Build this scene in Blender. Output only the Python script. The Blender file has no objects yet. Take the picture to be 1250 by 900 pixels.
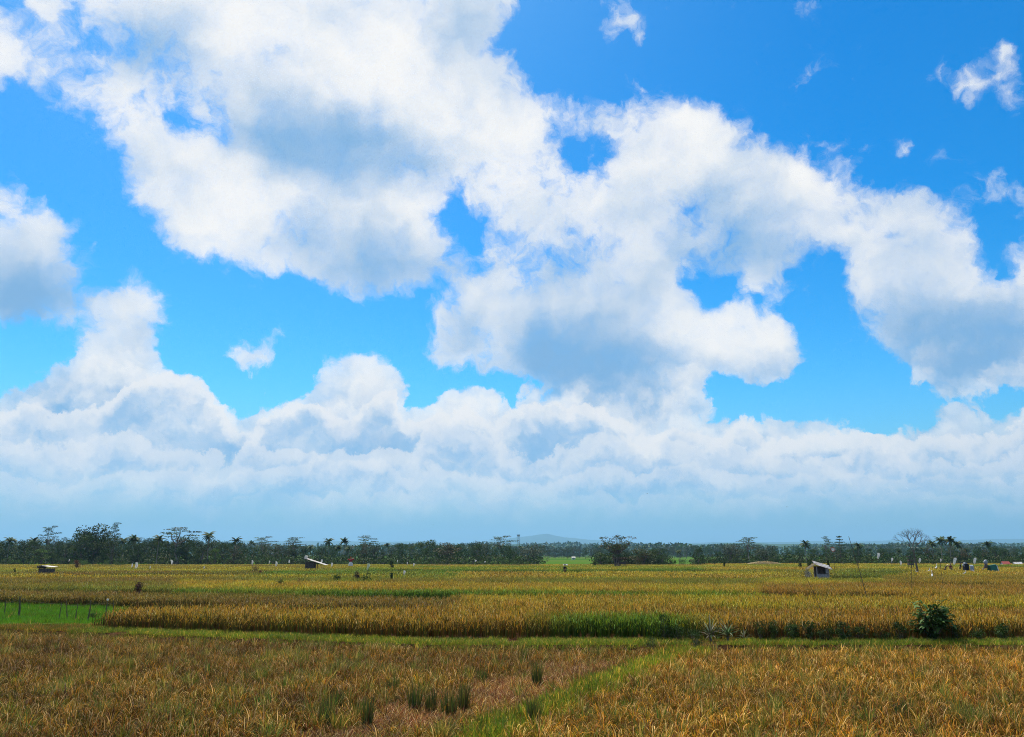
import bpy, bmesh, math, random
import numpy as np
from mathutils import Vector, Matrix

# ------------------------------------------------------------------ camera
SC = bpy.context.scene
COL = SC.collection
F_PX = 981.0                    # focal length in pixels of the 1250 x 900 photograph
HORIZON = 677.0
CAM_H = 3.6
TILT = math.atan((HORIZON - 450.0) / F_PX)
cam_d = bpy.data.cameras.new("camera")
cam = bpy.data.objects.new("camera", cam_d)
COL.objects.link(cam)
cam.location = (0, 0, CAM_H)
cam.rotation_euler = (math.radians(90) + TILT, 0, 0)
cam_d.sensor_width = 36.0
cam_d.lens = 36.0 * F_PX / 1250.0
cam_d.clip_start = 0.1
cam_d.clip_end = 60000.0
SC.camera = cam

SC.view_settings.view_transform = 'Standard'
SC.view_settings.look = 'None'
SC.view_settings.gamma = 1.0
SC.view_settings.exposure = 0.40
SC.cycles.use_denoising = True
SC.cycles.denoising_prefilter = 'NONE'
SC.cycles.filter_width = 1.0
SC.cycles.use_adaptive_sampling = True
SC.cycles.adaptive_threshold = 0.012
SC.cycles.adaptive_min_samples = 12
SC.cycles.max_bounces = 5
SC.cycles.diffuse_bounces = 2
SC.cycles.transmission_bounces = 3
SC.cycles.transparent_max_bounces = 8
SC.cycles.volume_bounces = 1


def ray(x, y):
    """direction in the world of a point of the photograph"""
    dx, dy = (x - 625.0) / F_PX, (450.0 - y) / F_PX
    c, s = math.cos(TILT), math.sin(TILT)
    return Vector((dx, c - dy * s, s + dy * c))


def gp(x, y, z=0.0):
    """where the sight line of (x, y) meets the level z"""
    d = ray(x, y)
    k = (z - CAM_H) / d.z
    return Vector((d.x * k, d.y * k, z))


def at(x, y, dist):
    """the point on the sight line at forward distance dist"""
    d = ray(x, y)
    k = dist / d.y
    return Vector((d.x * k, dist, CAM_H + d.z * k))


# ------------------------------------------------------------------ sun and sky
SUN_EL = math.radians(58)
SUN_AZ = math.radians(-24)      # from +Y towards +X: a little left of the view
sun_d = bpy.data.lights.new("sun", 'SUN')
sun_d.energy = 5.0
sun_d.angle = math.radians(0.53)
sun_d.color = (1.0, 0.93, 0.80)
sun = bpy.data.objects.new("sun", sun_d)
COL.objects.link(sun)
_sd = Vector((math.sin(SUN_AZ) * math.cos(SUN_EL), math.cos(SUN_AZ) * math.cos(SUN_EL), math.sin(SUN_EL)))
sun.rotation_euler = _sd.to_track_quat('Z', 'Y').to_euler()


# ---- where clouds stand in the sky, outlined by direction (az, el), then broken up by noise
def poly_mask(pts, X, Y):
    inside = np.zeros(X.shape, bool)
    n = len(pts)
    for i in range(n):
        x0, y0 = pts[i]
        x1, y1 = pts[(i + 1) % n]
        if y0 == y1:
            continue
        c = ((Y < y0) != (Y < y1))
        xi = (x1 - x0) * (Y - y0) / (y1 - y0) + x0
        inside ^= c & (X < xi)
    return inside.astype(float)


def ell(X, Y, cx, cy, rx, ry, rot=0.0, soft=1.0):
    a = math.radians(rot)
    u = ((X - cx) * math.cos(a) + (Y - cy) * math.sin(a)) / rx
    v = (-(X - cx) * math.sin(a) + (Y - cy) * math.cos(a)) / ry
    r = np.sqrt(u * u + v * v)
    return np.clip((1.35 - r) / (0.7 * soft), 0, 1)


CLOUD_POLYS = [
    # upper left mass
    [(-80, 15), (30, 10), (60, -60), (640, -60), (640, 5), (612, 30), (592, 62), (640, 88), (668, 122), (700, 118), (722, 128),
     (786, 122), (830, 134), (880, 152), (930, 182), (985, 198), (1050, 228), (1110, 240), (1172, 252), (1192, 285), (1198, 335),
     (1215, 345), (1235, 318), (1330, 315), (1330, 470), (1250, 470), (1160, 472), (1110, 450), (1062, 415), (1028, 372),
     (1038, 325), (1000, 305), (960, 318), (985, 352), (955, 368), (905, 345), (870, 318), (832, 322), (812, 338), (860, 372), (900, 378),
     (962, 390), (992, 420), (970, 455), (930, 462), (872, 448), (856, 478), (828, 492), (780, 492), (700, 478), (660, 465),
     (600, 458), (562, 440), (538, 402), (528, 368), (470, 358), (420, 350), (360, 332), (300, 326), (252, 318), (215, 295),
     (185, 268), (158, 232), (148, 205), (160, 172), (130, 168), (96, 160), (60, 128), (20, 106), (-80, 100)],
    [(-80, 205), (0, 205), (30, 240), (80, 258), (112, 286), (125, 312), (98, 335), (110, 375), (82, 398), (-80, 396)],
    [(112, 368), (130, 348), (180, 346), (208, 384), (188, 396), (150, 404)],
    # the bank of cumulus
    [(-80, 490), (0, 487), (50, 466), (88, 442), (104, 398), (150, 386), (186, 396), (190, 422), (186, 450), (215, 462), (236, 456),
     (260, 490), (302, 532), (318, 500), (350, 486), (394, 480), (398, 434), (440, 438), (468, 446), (492, 476), (512, 522),
     (530, 492), (560, 478), (615, 486), (626, 512), (642, 494), (684, 500), (700, 474), (760, 486), (836, 490), (846, 512),
     (872, 516), (905, 505), (928, 526), (970, 520), (1002, 514), (1030, 532), (1100, 536), (1150, 521), (1200, 516),
     (1250, 504), (1330, 500), (1330, 760), (-80, 760)],
    [(516, 420), (535, 412), (560, 430), (548, 446), (520, 444)],
    [(1120, 498), (1150, 490), (1194, 510), (1170, 520), (1125, 512)],
]
CLOUD_HOLES = [(230, 138, 26, 13, 25), (256, 166, 14, 20, 0), (200, 128, 16, 9, 10), (262, 132, 12, 12, 0), (548, 252, 20, 12, -20), (566, 278, 13, 16, 10), (690, 172, 15, 10, 30), (722, 186, 20, 11, 10), (736, 212, 11, 14, 0), (700, 205, 10, 10, 0), (655, 20, 30, 40, 0), (205, 66, 12, 16, 0),
               (125, 150, 36, 14, 20), (640, 338, 12, 12, 0), (90, 8, 16, 14, 0), (578, 305, 14, 18, 0)]
CLOUD_THIN = [(1225, 488, 60, 10, 0, .7), (1080, 492, 56, 14, 0, .5), (625, 468, 70, 9, 0, .6), (700, 488, 40, 8, 0, .3), (95, 55, 110, 55, 0, .46), (30, 95, 70, 24, 0, .42), (225, 112, 66, 66, 0, .42), (580, 275, 46, 66, 0, .55), (705, 165, 60, 60, 0, .48), (690, 300, 60, 44, 0, .36),
              (845, 262, 44, 26, 20, .46), (540, 360, 34, 18, 0, .42), (960, 345, 50, 24, 0, .35), (650, 340, 40, 30, 0, .42), (900, 500, 60, 12, 0, .25),
              (640, 110, 36, 34, 0, .36), (1170, 262, 40, 34, 0, .42), (985, 290, 60, 26, 10, .34), (900, 300, 50, 20, 0, .3), (790, 400, 30, 16, 0, .25), (440, 210, 40, 20, 0, .2), (1195, 300, 30, 40, 0, .42), (1040, 270, 70, 20, 20, .25), (100, 300, 26, 40, 0, .4), (20, 222, 40, 14, 20, .4), (330, 70, 40, 30, 0, .22),
              (500, 200, 30, 30, 0, .25), (620, 190, 30, 30, 0, .3), (760, 300, 30, 24, 0, .3), (1100, 330, 30, 20, 0, .25), (600, 420, 24, 18, 0, .3), (70, 380, 30, 12, 0, .3)]
CLOUD_WISPS = [(295, 425, 46, 20, 15, .66), (345, 415, 22, 8, 30, .5), (755, 18, 46, 20, 30, .58), (785, 42, 14, 20, 0, .52), (1192, 106, 60, 13, 8, .69), (1150, 92, 20, 10, 40, .58),
               (1228, 66, 26, 11, 40, .66), (1098, 176, 30, 9, 28, .56), (1235, 226, 44, 34, 0, .62), (1020, 420, 40, 8, 0, .48),
               (280, 470, 14, 8, 0, .46), (345, 418, 20, 6, 20, .42), (50, 450, 34, 9, -5, .42), (690, 8, 26, 10, 0, .5),
               (740, 50, 12, 8, 0, .45), (20, 70, 40, 14, 0, .5), (585, 250, 40, 40, 0, .5)]
CLOUD_SHADE = [(400, 182, 120, 42, 8, 1.0), (185, 62, 66, 34, 10, .65), (455, 318, 120, 34, 8, .8), (560, 22, 66, 48, 0, .5),
               (40, 350, 78, 46, 0, 1.0), (700, 428, 120, 46, 12, 1.0), (900, 275, 120, 52, 12, .62), (730, 345, 130, 50, 0, .42),
               (1165, 405, 120, 52, 10, .75), (1120, 295, 90, 24, 10, .4), (455, 535, 70, 14, 5, .8), (170, 545, 120, 20, 8, .55), (60, 500, 50, 18, 0, .45),
               (165, 385, 40, 14, 0, .35), (740, 575, 110, 16, 0, .6), (250, 572, 110, 10, 0, .45), (930, 560, 90, 14, 0, .4), (1180, 560, 90, 18, 0, .5),
               (330, 140, 40, 20, 0, .3), (620, 300, 60, 60, 0, .15), (1150, 505, 40, 9, 0, .3), (225, 240, 60, 20, 30, .15)]

CLOUD_BRIGHT = [(480, 105, 90, 60, 20, .8), (280, 235, 90, 50, 25, .9), (420, 262, 60, 18, 15, .6), (525, 300, 40, 40, 0, .8), (600, 380, 50, 50, 0, .7),
                (830, 180, 100, 36, 20, .9), (1000, 235, 90, 26, 20, .7), (890, 402, 80, 26, 15, .8), (690, 250, 50, 34, 0, .6), (1060, 340, 36, 24, 0, .7),
                (1242, 340, 36, 24, 0, .9), (1110, 345, 60, 18, 10, .5), (40, 260, 50, 26, 30, .7), (90, 330, 26, 30, 0, .5), (620, 120, 44, 40, 0, .7),
                (120, 90, 60, 20, 20, .5), (820, 465, 40, 16, 20, .8), (160, 362, 34, 16, 0, .5),
                (150, 412, 34, 16, 0, .8), (98, 440, 18, 12, 0, .7), (190, 470, 24, 16, 0, .9), (235, 468, 16, 14, 0, .9), (215, 500, 34, 12, 20, .7),
                (262, 505, 26, 16, 45, .9), (165, 542, 30, 9, 0, .8), (205, 550, 40, 9, 0, .6), (30, 500, 40, 12, 0, .5), (120, 492, 26, 12, 0, .6),
                (350, 502, 34, 20, 0, 1.0), (404, 446, 12, 14, 0, .9), (452, 448, 26, 14, 15, 1.0), (482, 486, 18, 14, 60, .9), (430, 502, 34, 14, 20, .8),
                (498, 512, 14, 14, 0, .8), (560, 490, 34, 14, 0, 1.0), (604, 492, 20, 12, 0, .9), (545, 525, 24, 10, 0, .9), (600, 540, 40, 10, 0, .6),
                (420, 572, 26, 10, 0, .6), (650, 505, 20, 12, 0, 1.0), (690, 512, 26, 12, 0, .9), (700, 486, 18, 12, 0, .7), (750, 516, 28, 14, 0, .8),
                (812, 540, 30, 12, 0, .9), (770, 550, 30, 10, 0, .6), (860, 520, 16, 14, 0, 1.0), (906, 518, 22, 12, 0, 1.0), (866, 566, 24, 12, 0, .7),
                (930, 556, 24, 12, 0, .7), (1004, 524, 16, 12, 0, .9), (1050, 540, 44, 10, 0, .8), (980, 562, 40, 12, 0, .6), (1110, 545, 24, 12, 0, .6),
                (1160, 530, 26, 10, 0, .7), (1230, 522, 36, 12, 0, .7), (1080, 575, 40, 10, 0, .5), (1150, 503, 34, 8, 0, .5), (296, 422, 26, 12, 0, .5)]

AZ_N, AZ_MIN, AZ_MAX = 96, math.radians(-44), math.radians(44)
EL_N, EL_MIN, EL_MAX = 34, math.radians(-1.5), math.radians(43)


def cloud_table():
    """coverage, shade and brightness of the clouds on a coarse grid of directions"""
    n = 4
    az = np.linspace(AZ_MIN, AZ_MAX, (AZ_N - 1) * n + 1)
    el = np.linspace(EL_MIN, EL_MAX, (EL_N - 1) * n + 1)
    A, E = np.meshgrid(az, el)
    vx, vy, vz = np.sin(A) * np.cos(E), np.cos(A) * np.cos(E), np.sin(E)
    c, s = math.cos(TILT), math.sin(TILT)
    fw = np.maximum(vy * c + vz * s, .2)
    up = -vy * s + vz * c
    X = 625 + F_PX * vx / fw
    Y = 450 - F_PX * up / fw
    cov = np.zeros(X.shape)
    for p in CLOUD_POLYS:
        cov = np.maximum(cov, poly_mask(p, X, Y))
    for cx, cy, rx, ry, rot in CLOUD_HOLES:
        cov = cov * (1 - .92 * ell(X, Y, cx, cy, rx * 1.25, ry * 1.25, rot, 1.5))
    sh = np.zeros(X.shape)
    for cx, cy, rx, ry, rot, k in CLOUD_SHADE:
        sh = np.maximum(sh, k * ell(X, Y, cx, cy, rx * 1.1, ry * 1.1, rot, 1.7))

    br = np.zeros(X.shape)
    for cx, cy, rx, ry, rot, k in CLOUD_BRIGHT:
        br = np.maximum(br, k * ell(X, Y, cx, cy, rx * 1.15, ry * 1.15, rot, 1.7))

    def blur(a, k):
        w = np.ones(k) / k
        for ax in (0, 1):
            for _ in range(2):
                pad = [(0, 0), (0, 0)]
                pad[ax] = (k // 2, k // 2)
                a = np.apply_along_axis(lambda r: np.convolve(r, w, 'valid'), ax, np.pad(a, pad, 'edge'))
        return a
    cov = blur(cov, 5)
    for cx, cy, rx, ry, rot, k in CLOUD_WISPS:
        cov = np.maximum(cov, k * np.minimum(1, ell(X, Y, cx, cy, rx, ry, rot, 1.6) * 1.2))
    for cx, cy, rx, ry, rot, k in CLOUD_THIN:
        cov = cov * (1 - k * ell(X, Y, cx, cy, rx, ry, rot, 1.6))
    # beyond the frame the clouds go on by noise alone
    edge = np.maximum(np.abs(X - 625) - 640, np.maximum(-Y - 15, 0))
    m = np.clip(edge / 160, 0, 1)
    cov = cov * (1 - m) + .5 * m
    sh = blur(sh, 7) * (1 - m) + .35 * m
    br = blur(br, 5) * (1 - m) + .45 * m
    return az[::n], el[::n], np.stack([cov, sh, br], -1)[::n, ::n]


def build_world():
    w = bpy.data.worlds.new("World")
    SC.world = w
    w.use_nodes = True
    nt = w.node_tree
    nt.nodes.clear()
    N, L = nt.nodes, nt.links

    def put(node, idx, v):
        if v is None:
            return
        if isinstance(v, bpy.types.NodeSocket):
            L.new(v, node.inputs[idx])
        else:
            node.inputs[idx].default_value = v

    def M(op, a, b=None, c=None, clamp=False):
        n = N.new('ShaderNodeMath'); n.operation = op; n.use_clamp = clamp
        put(n, 0, a); put(n, 1, b); put(n, 2, c)
        return n.outputs[0]

    def V(op, a, b=None, c=None, out=0):
        n = N.new('ShaderNodeVectorMath'); n.operation = op
        put(n, 0, a)
        if op == 'SCALE':
            put(n, 3, b)
        else:
            put(n, 1, b); put(n, 2, c)
        return n.outputs[out]

    def ramp(v, a, b, c=0.0, d=1.0, smooth=True):
        n = N.new('ShaderNodeMapRange')
        n.interpolation_type = 'SMOOTHSTEP' if smooth else 'LINEAR'
        put(n, 0, v); put(n, 1, a); put(n, 2, b); put(n, 3, c); put(n, 4, d)
        return n.outputs[0]

    def noise(vec, scale, detail=6.0, rough=.55, dist=0.0, color=False):
        n = N.new('ShaderNodeTexNoise')
        n.inputs['Scale'].default_value = scale
        n.inputs['Detail'].default_value = detail
        n.inputs['Roughness'].default_value = rough
        n.inputs['Distortion'].default_value = dist
        L.new(vec, n.inputs['Vector'])
        return n.outputs['Color' if color else 'Fac']

    def puffs(vec, scale, detail=3.0, rough=.5):
        n = N.new('ShaderNodeTexVoronoi')
        n.feature = 'F1'
        n.normalize = True
        n.inputs['Scale'].default_value = scale
        n.inputs['Detail'].default_value = detail
        n.inputs['Roughness'].default_value = rough
        L.new(vec, n.inputs['Vector'])
        return n.outputs['Distance']

    def mixc(f, a, b):
        n = N.new('ShaderNodeMix'); n.data_type = 'RGBA'
        put(n, 0, f); put(n, 6, a); put(n, 7, b)
        return n.outputs[2]

    tc = N.new('ShaderNodeTexCoord')
    d = V('NORMALIZE', tc.outputs['Generated'])
    # wind-torn edges: bend the direction a little, coarse and fine
    w1 = V('SUBTRACT', noise(d, 13, 3, .55, 0, True), (.5, .5, .5))
    w2 = V('SUBTRACT', noise(d, 55, 5, .65, 0, True), (.5, .5, .5))
    dw = V('ADD', d, V('SCALE', w1, WARP1))
    dw = V('ADD', dw, V('SCALE', w2, WARP2))
    dw = V('NORMALIZE', dw)
    dp = V('ADD', d, V('ADD', V('SCALE', w2, .035), V('SCALE', w1, .03)))
    sep = N.new('ShaderNodeSeparateXYZ'); L.new(dw, sep.inputs[0])
    az = M('ARCTAN2', sep.outputs[0], sep.outputs[1])
    el = M('ARCSINE', sep.outputs[2])
    u = ramp(az, AZ_MIN, AZ_MAX, 0, 1, False)
    v = ramp(el, EL_MIN, EL_MAX, 0, EL_N - 1, False)
    azs, els, tab = cloud_table()
    acc = None
    for r in range(EL_N):
        cn = N.new('ShaderNodeRGBCurve')
        cm = cn.mapping
        cm.use_clip = False
        for ch in range(3):
            cur = cm.curves[ch]
            row = tab[r, :, ch]
            pts = [(0.0, row[0])]
            for k in range(1, AZ_N - 1):      # leave out points that lie on the line of their neighbours
                if abs(row[k] - .5 * (row[k - 1] + row[k + 1])) > .002 or k % 12 == 0:
                    pts.append((k / (AZ_N - 1), row[k]))
            pts.append((1.0, row[-1]))
            cur.points[0].location = pts[0]
            cur.points[-1].location = pts[-1]
            for p in pts[1:-1]:
                cur.points.new(*map(float, p))
            for p in cur.points:
                p.handle_type = 'VECTOR'
        cm.update()
        cv = N.new('ShaderNodeCombineXYZ')
        for k in range(3):
            L.new(u, cv.inputs[k])
        L.new(cv.outputs[0], cn.inputs['Color'])
        wt = M('SUBTRACT', 1.0, M('ABSOLUTE', M('SUBTRACT', v, float(r))), clamp=True)
        cw = V('SCALE', cn.outputs['Color'], wt)
        acc = cw if acc is None else V('ADD', acc, cw)
    sp = N.new('ShaderNodeSeparateXYZ'); L.new(acc, sp.inputs[0])
    cov, shade, bright = sp.outputs

    s0 = N.new('ShaderNodeSeparateXYZ'); L.new(d, s0.inputs[0])
    z = s0.outputs[2]
    puff = ramp(z, math.sin(math.radians(11)), math.sin(math.radians(16)), 1.0, 0.0)
    big = noise(dw, 9, 3, .5)
    fb = noise(dw, 24, 7, .62)
    so = noise(dw, 10, 2, .45)
    so_l = noise(V('ADD', dw, LIGHT_SHIFT), 10, 2, .45)
    pf = puffs(dp, 17, 2.0, .5)
    pf_l = puffs(V('ADD', dp, PUFF_SHIFT), 17, 2.0, .5)
    # density
    nz = M('MULTIPLY', M('SUBTRACT', fb, .5), M('MULTIPLY_ADD', puff, -.55, 1.75))
    nb = M('MULTIPLY', M('SUBTRACT', big, .5), M('MULTIPLY_ADD', puff, -.5, .9))
    pz = M('MULTIPLY', M('SUBTRACT', .40, pf), M('MULTIPLY_ADD', puff, .95, .15))
    dens = M('ADD', M('ADD', M('ADD', cov, nz), nb), pz)
    lo = M('MULTIPLY_ADD', puff, .17, .24)
    hi = M('MULTIPLY_ADD', puff, -.20, .80)
    alpha = ramp(dens, lo, hi)
    # light and shade within the cloud
    relief = M('MULTIPLY', M('SUBTRACT', so, so_l), M('MULTIPLY_ADD', puff, -.6, 1.6))
    relief_p = M('MULTIPLY', M('SUBTRACT', pf_l, pf), M('MULTIPLY_ADD', puff, 1.7, .25))
    sfac = M('MULTIPLY', shade, M('MULTIPLY_ADD', so, 1.6, .48))
    sfac = M('ADD', sfac, M('MULTIPLY', M('SUBTRACT', fb, .5), -.32))
    sfac = M('ADD', sfac, M('MULTIPLY_ADD', puff, .30, .16))
    sfac = M('SUBTRACT', sfac, M('MULTIPLY', bright, M('MULTIPLY_ADD', puff, .50, .24)))
    sfac = M('SUBTRACT', sfac, relief)
    sfac = M('SUBTRACT', sfac, relief_p)
    sfac = ramp(sfac, -.12, 1.15)
    ccol = mixc(sfac, CLOUD_WHITE, CLOUD_GREY)
    alpha = M('MULTIPLY', alpha, M('MULTIPLY', ramp(dens, .30, 1.25, .76, 1.0), ramp(z, math.sin(math.radians(1.6)), math.sin(math.radians(6.4)), .05, 1.0)))

    sky = N.new('ShaderNodeTexSky')
    sky.sky_type = 'NISHITA'
    sky.sun_disc = False
    sky.sun_elevation = SUN_EL
    sky.sun_rotation = SUN_AZ
    sky.altitude = 200
    sky.air_density = 1.0
    sky.dust_density = 0.6
    sky.ozone_density = 2.5
    L.new(d, sky.inputs[0]) if len(sky.inputs) else None
    hs = N.new('ShaderNodeHueSaturation')
    hs.inputs['Saturation'].default_value = SKY_SAT
    hs.inputs['Value'].default_value = SKY_VAL
    L.new(sky.outputs[0], hs.inputs['Color'])
    tint = N.new('ShaderNodeMix'); tint.data_type = 'RGBA'; tint.blend_type = 'MULTIPLY'
    tint.inputs[0].default_value = 1.0
    L.new(hs.outputs[0], tint.inputs[6]); tint.inputs[7].default_value = SKY_TINT
    base = tint.outputs[2]
    # the air near the horizon is thick: clear blue and cloud both dissolve in it
    air = ramp(z, math.sin(math.radians(0.2)), math.sin(math.radians(AIR_TOP)), 1.0, 0.0)
    base = mixc(M('MULTIPLY', M('POWER', air, 1.2), .92), base, AIR_COL)
    alpha = M('MULTIPLY', alpha, M('MULTIPLY_ADD', M('POWER', air, 2.2), -CLOUD_FADE, 1.0))
    col = mixc(alpha, base, ccol)
    # nearer ranks of the cumulus bank, each with its own row of lit heads over a shaded base
    eld = M('MULTIPLY', el, 180 / math.pi)
    for kk, (prof, amp, pscale, strength) in enumerate(BANKS):
        fc = N.new('ShaderNodeFloatCurve')
        cm = fc.mapping; cm.use_clip = False
        cu = cm.curves[0]
        pts = []
        for px_, py_ in prof:
            rv = ray(px_, py_).normalized()
            pts.append(((math.atan2(rv.x, rv.y) - AZ_MIN) / (AZ_MAX - AZ_MIN), math.degrees(math.asin(rv.z)) / 20.0))
        cu.points[0].location = (0.0, pts[0][1]); cu.points[-1].location = (1.0, pts[-1][1])
        for p in pts:
            cu.points.new(*p)
        cm.update()
        L.new(u, fc.inputs['Value'])
        top = M('MULTIPLY', fc.outputs[0], 20.0)
        off = (kk * 3.7 + 1.3, kk * 1.9, kk * 5.1)
        dk = V('ADD', dp, off)
        q = puffs(dk, pscale, 2.0, .55)
        ql = puffs(V('ADD', dk, BANK_SHIFT), pscale, 2.0, .55)
        bb = noise(dk, 9, 2, .5)
        dep = M('SUBTRACT', M('ADD', top, M('MULTIPLY', M('SUBTRACT', bb, .5), amp * 4.4)), eld)
        dep = M('ADD', dep, M('MULTIPLY', M('SUBTRACT', .42, q), amp * 3.4))
        dep = M('ADD', dep, M('MULTIPLY', M('SUBTRACT', fb, .5), amp * 2.2))
        a_k = M('MULTIPLY', ramp(dep, -.05, .32), strength)
        gone = ramp(eld, .9, 6.3)
        a_k = M('MULTIPLY', a_k, gone)
        a_k = M('MULTIPLY', a_k, ramp(dep, 1.6, 4.2, 1.0, .35))
        s_k = M('ADD', ramp(dep, .1, 2.3, -.12, .70), M('MULTIPLY', M('SUBTRACT', q, ql), 2.2))
        s_k = M('ADD', s_k, M('MULTIPLY', M('SUBTRACT', .5, fb), .5))
        s_k = M('ADD', s_k, M('MULTIPLY', M('SUBTRACT', so_l, so), 1.6))
        s_k = ramp(s_k, -.1, 1.05)
        c_k = mixc(s_k, BANK_WHITE, BANK_GREY)
        col = mixc(a_k, col, c_k)
    bg = N.new('ShaderNodeBackground')
    bg.inputs['Strength'].default_value = 0.076
    L.new(col, bg.inputs['Color'])
    out = N.new('ShaderNodeOutputWorld')
    L.new(bg.outputs[0], out.inputs[0])


BANKS = [
    ([(-120, 490), (0, 500), (30, 486), (70, 506), (110, 512), (150, 478), (192, 462), (236, 468), (264, 492), (294, 526), (322, 512), (350, 488), (392, 498), (420, 520), (452, 498),
      (482, 486), (506, 516), (534, 508), (560, 500), (600, 508), (640, 512), (690, 508), (742, 508), (800, 524), (842, 516), (866, 522), (905, 516), (950, 540), (1004, 524), (1052, 536),
      (1110, 544), (1172, 528), (1250, 514), (1370, 510)], .75, 24, .74),
    ([(-120, 530), (0, 542), (60, 556), (120, 540), (166, 532), (206, 544), (262, 556), (330, 540), (380, 548), (440, 552), (500, 556), (545, 524), (600, 538), (650, 552), (700, 546), (760, 536),
      (812, 536), (866, 552), (930, 550), (990, 560), (1060, 552), (1120, 562), (1200, 552), (1370, 540)], .75, 30, .56),
    ([(-120, 570), (0, 578), (80, 584), (170, 572), (260, 582), (340, 574), (420, 564), (500, 580), (590, 574), (680, 584), (760, 570), (860, 566), (940, 582), (1030, 574), (1110, 586), (1200, 576), (1370, 572)], .50, 36, .5),
    ([(-120, 606), (60, 612), (200, 602), (330, 610), (470, 600), (620, 612), (760, 604), (900, 612), (1040, 602), (1180, 610), (1370, 602)], .45, 40, .42),
]
BANK_SHIFT = (-.003, 0, .009)
BANK_WHITE = (9.4, 9.2, 9.0, 1)
BANK_GREY = (2.5, 4.9, 7.8, 1)
WARP1, WARP2 = .055, .020
LIGHT_SHIFT = (-.008, 0, .020)
PUFF_SHIFT = (-.005, 0, .012)
CLOUD_WHITE = (9.6, 9.5, 9.3, 1)
CLOUD_GREY = (2.2, 4.4, 7.2, 1)
SKY_SAT, SKY_VAL, SKY_TINT = 1.58, 1.27, (.72, 1.28, 1.26, 1)
AIR_COL = (1.7, 3.8, 5.5, 1)
AIR_TOP, CLOUD_FADE = 13.0, .30
HAZE_DENSITY = 0.9e-4
build_world()


# ------------------------------------------------------------------ helpers
rnd = random.Random(11)


def newmat(name, col=(.5, .5, .5), rough=.7, trans=0.0, attr=False, tint=False, grain=None, spec=.2, bump=0.0, gscale=8.0, metal=0.0):
    """a procedural material; attr = colour of each leaf or blade, tint = colour of each tuft, grain = second colour mixed by noise"""
    m = bpy.data.materials.new(name)
    m.use_nodes = True
    nt = m.node_tree
    N, L = nt.nodes, nt.links
    N.clear()
    out = N.new('ShaderNodeOutputMaterial')
    bs = N.new('ShaderNodeBsdfPrincipled')
    bs.inputs['Roughness'].default_value = rough
    bs.inputs['Specular IOR Level'].default_value = spec
    bs.inputs['Metallic'].default_value = metal
    src = None
    if attr:
        a = N.new('ShaderNodeAttribute'); a.attribute_type = 'GEOMETRY'; a.attribute_name = 'leaf_colour'
        src = a.outputs['Color']
    else:
        c = N.new('ShaderNodeRGB'); c.outputs[0].default_value = (*col, 1)
        src = c.outputs[0]
    if tint:
        t = N.new('ShaderNodeAttribute'); t.attribute_type = 'INSTANCER'; t.attribute_name = 'tint'
        mx = N.new('ShaderNodeMix'); mx.data_type = 'RGBA'; mx.blend_type = 'MULTIPLY'; mx.inputs[0].default_value = 1
        L.new(src, mx.inputs[6]); L.new(t.outputs['Color'], mx.inputs[7]); src = mx.outputs[2]
    if grain:
        tc = N.new('ShaderNodeTexCoord')
        n = N.new('ShaderNodeTexNoise'); n.inputs['Scale'].default_value = gscale; n.inputs['Detail'].default_value = 6
        L.new(tc.outputs['Object'], n.inputs['Vector'])
        r = N.new('ShaderNodeMapRange'); r.inputs[1].default_value = .38; r.inputs[2].default_value = .65
        L.new(n.outputs[0], r.inputs[0])
        mx = N.new('ShaderNodeMix'); mx.data_type = 'RGBA'
        L.new(r.outputs[0], mx.inputs[0]); L.new(src, mx.inputs[6]); mx.inputs[7].default_value = (*grain, 1)
        src = mx.outputs[2]
        if bump:
            b = N.new('ShaderNodeBump'); b.inputs['Strength'].default_value = bump
            L.new(n.outputs[0], b.inputs['Height']); L.new(b.outputs[0], bs.inputs['Normal'])
    L.new(src, bs.inputs['Base Color'])
    sh = bs.outputs[0]
    if trans:
        tr = N.new('ShaderNodeBsdfTranslucent'); L.new(src, tr.inputs['Color'])
        ms = N.new('ShaderNodeMixShader'); ms.inputs[0].default_value = trans
        L.new(sh, ms.inputs[1]); L.new(tr.outputs[0], ms.inputs[2]); sh = ms.outputs[0]
    L.new(sh, out.inputs[0])
    return m


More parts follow.
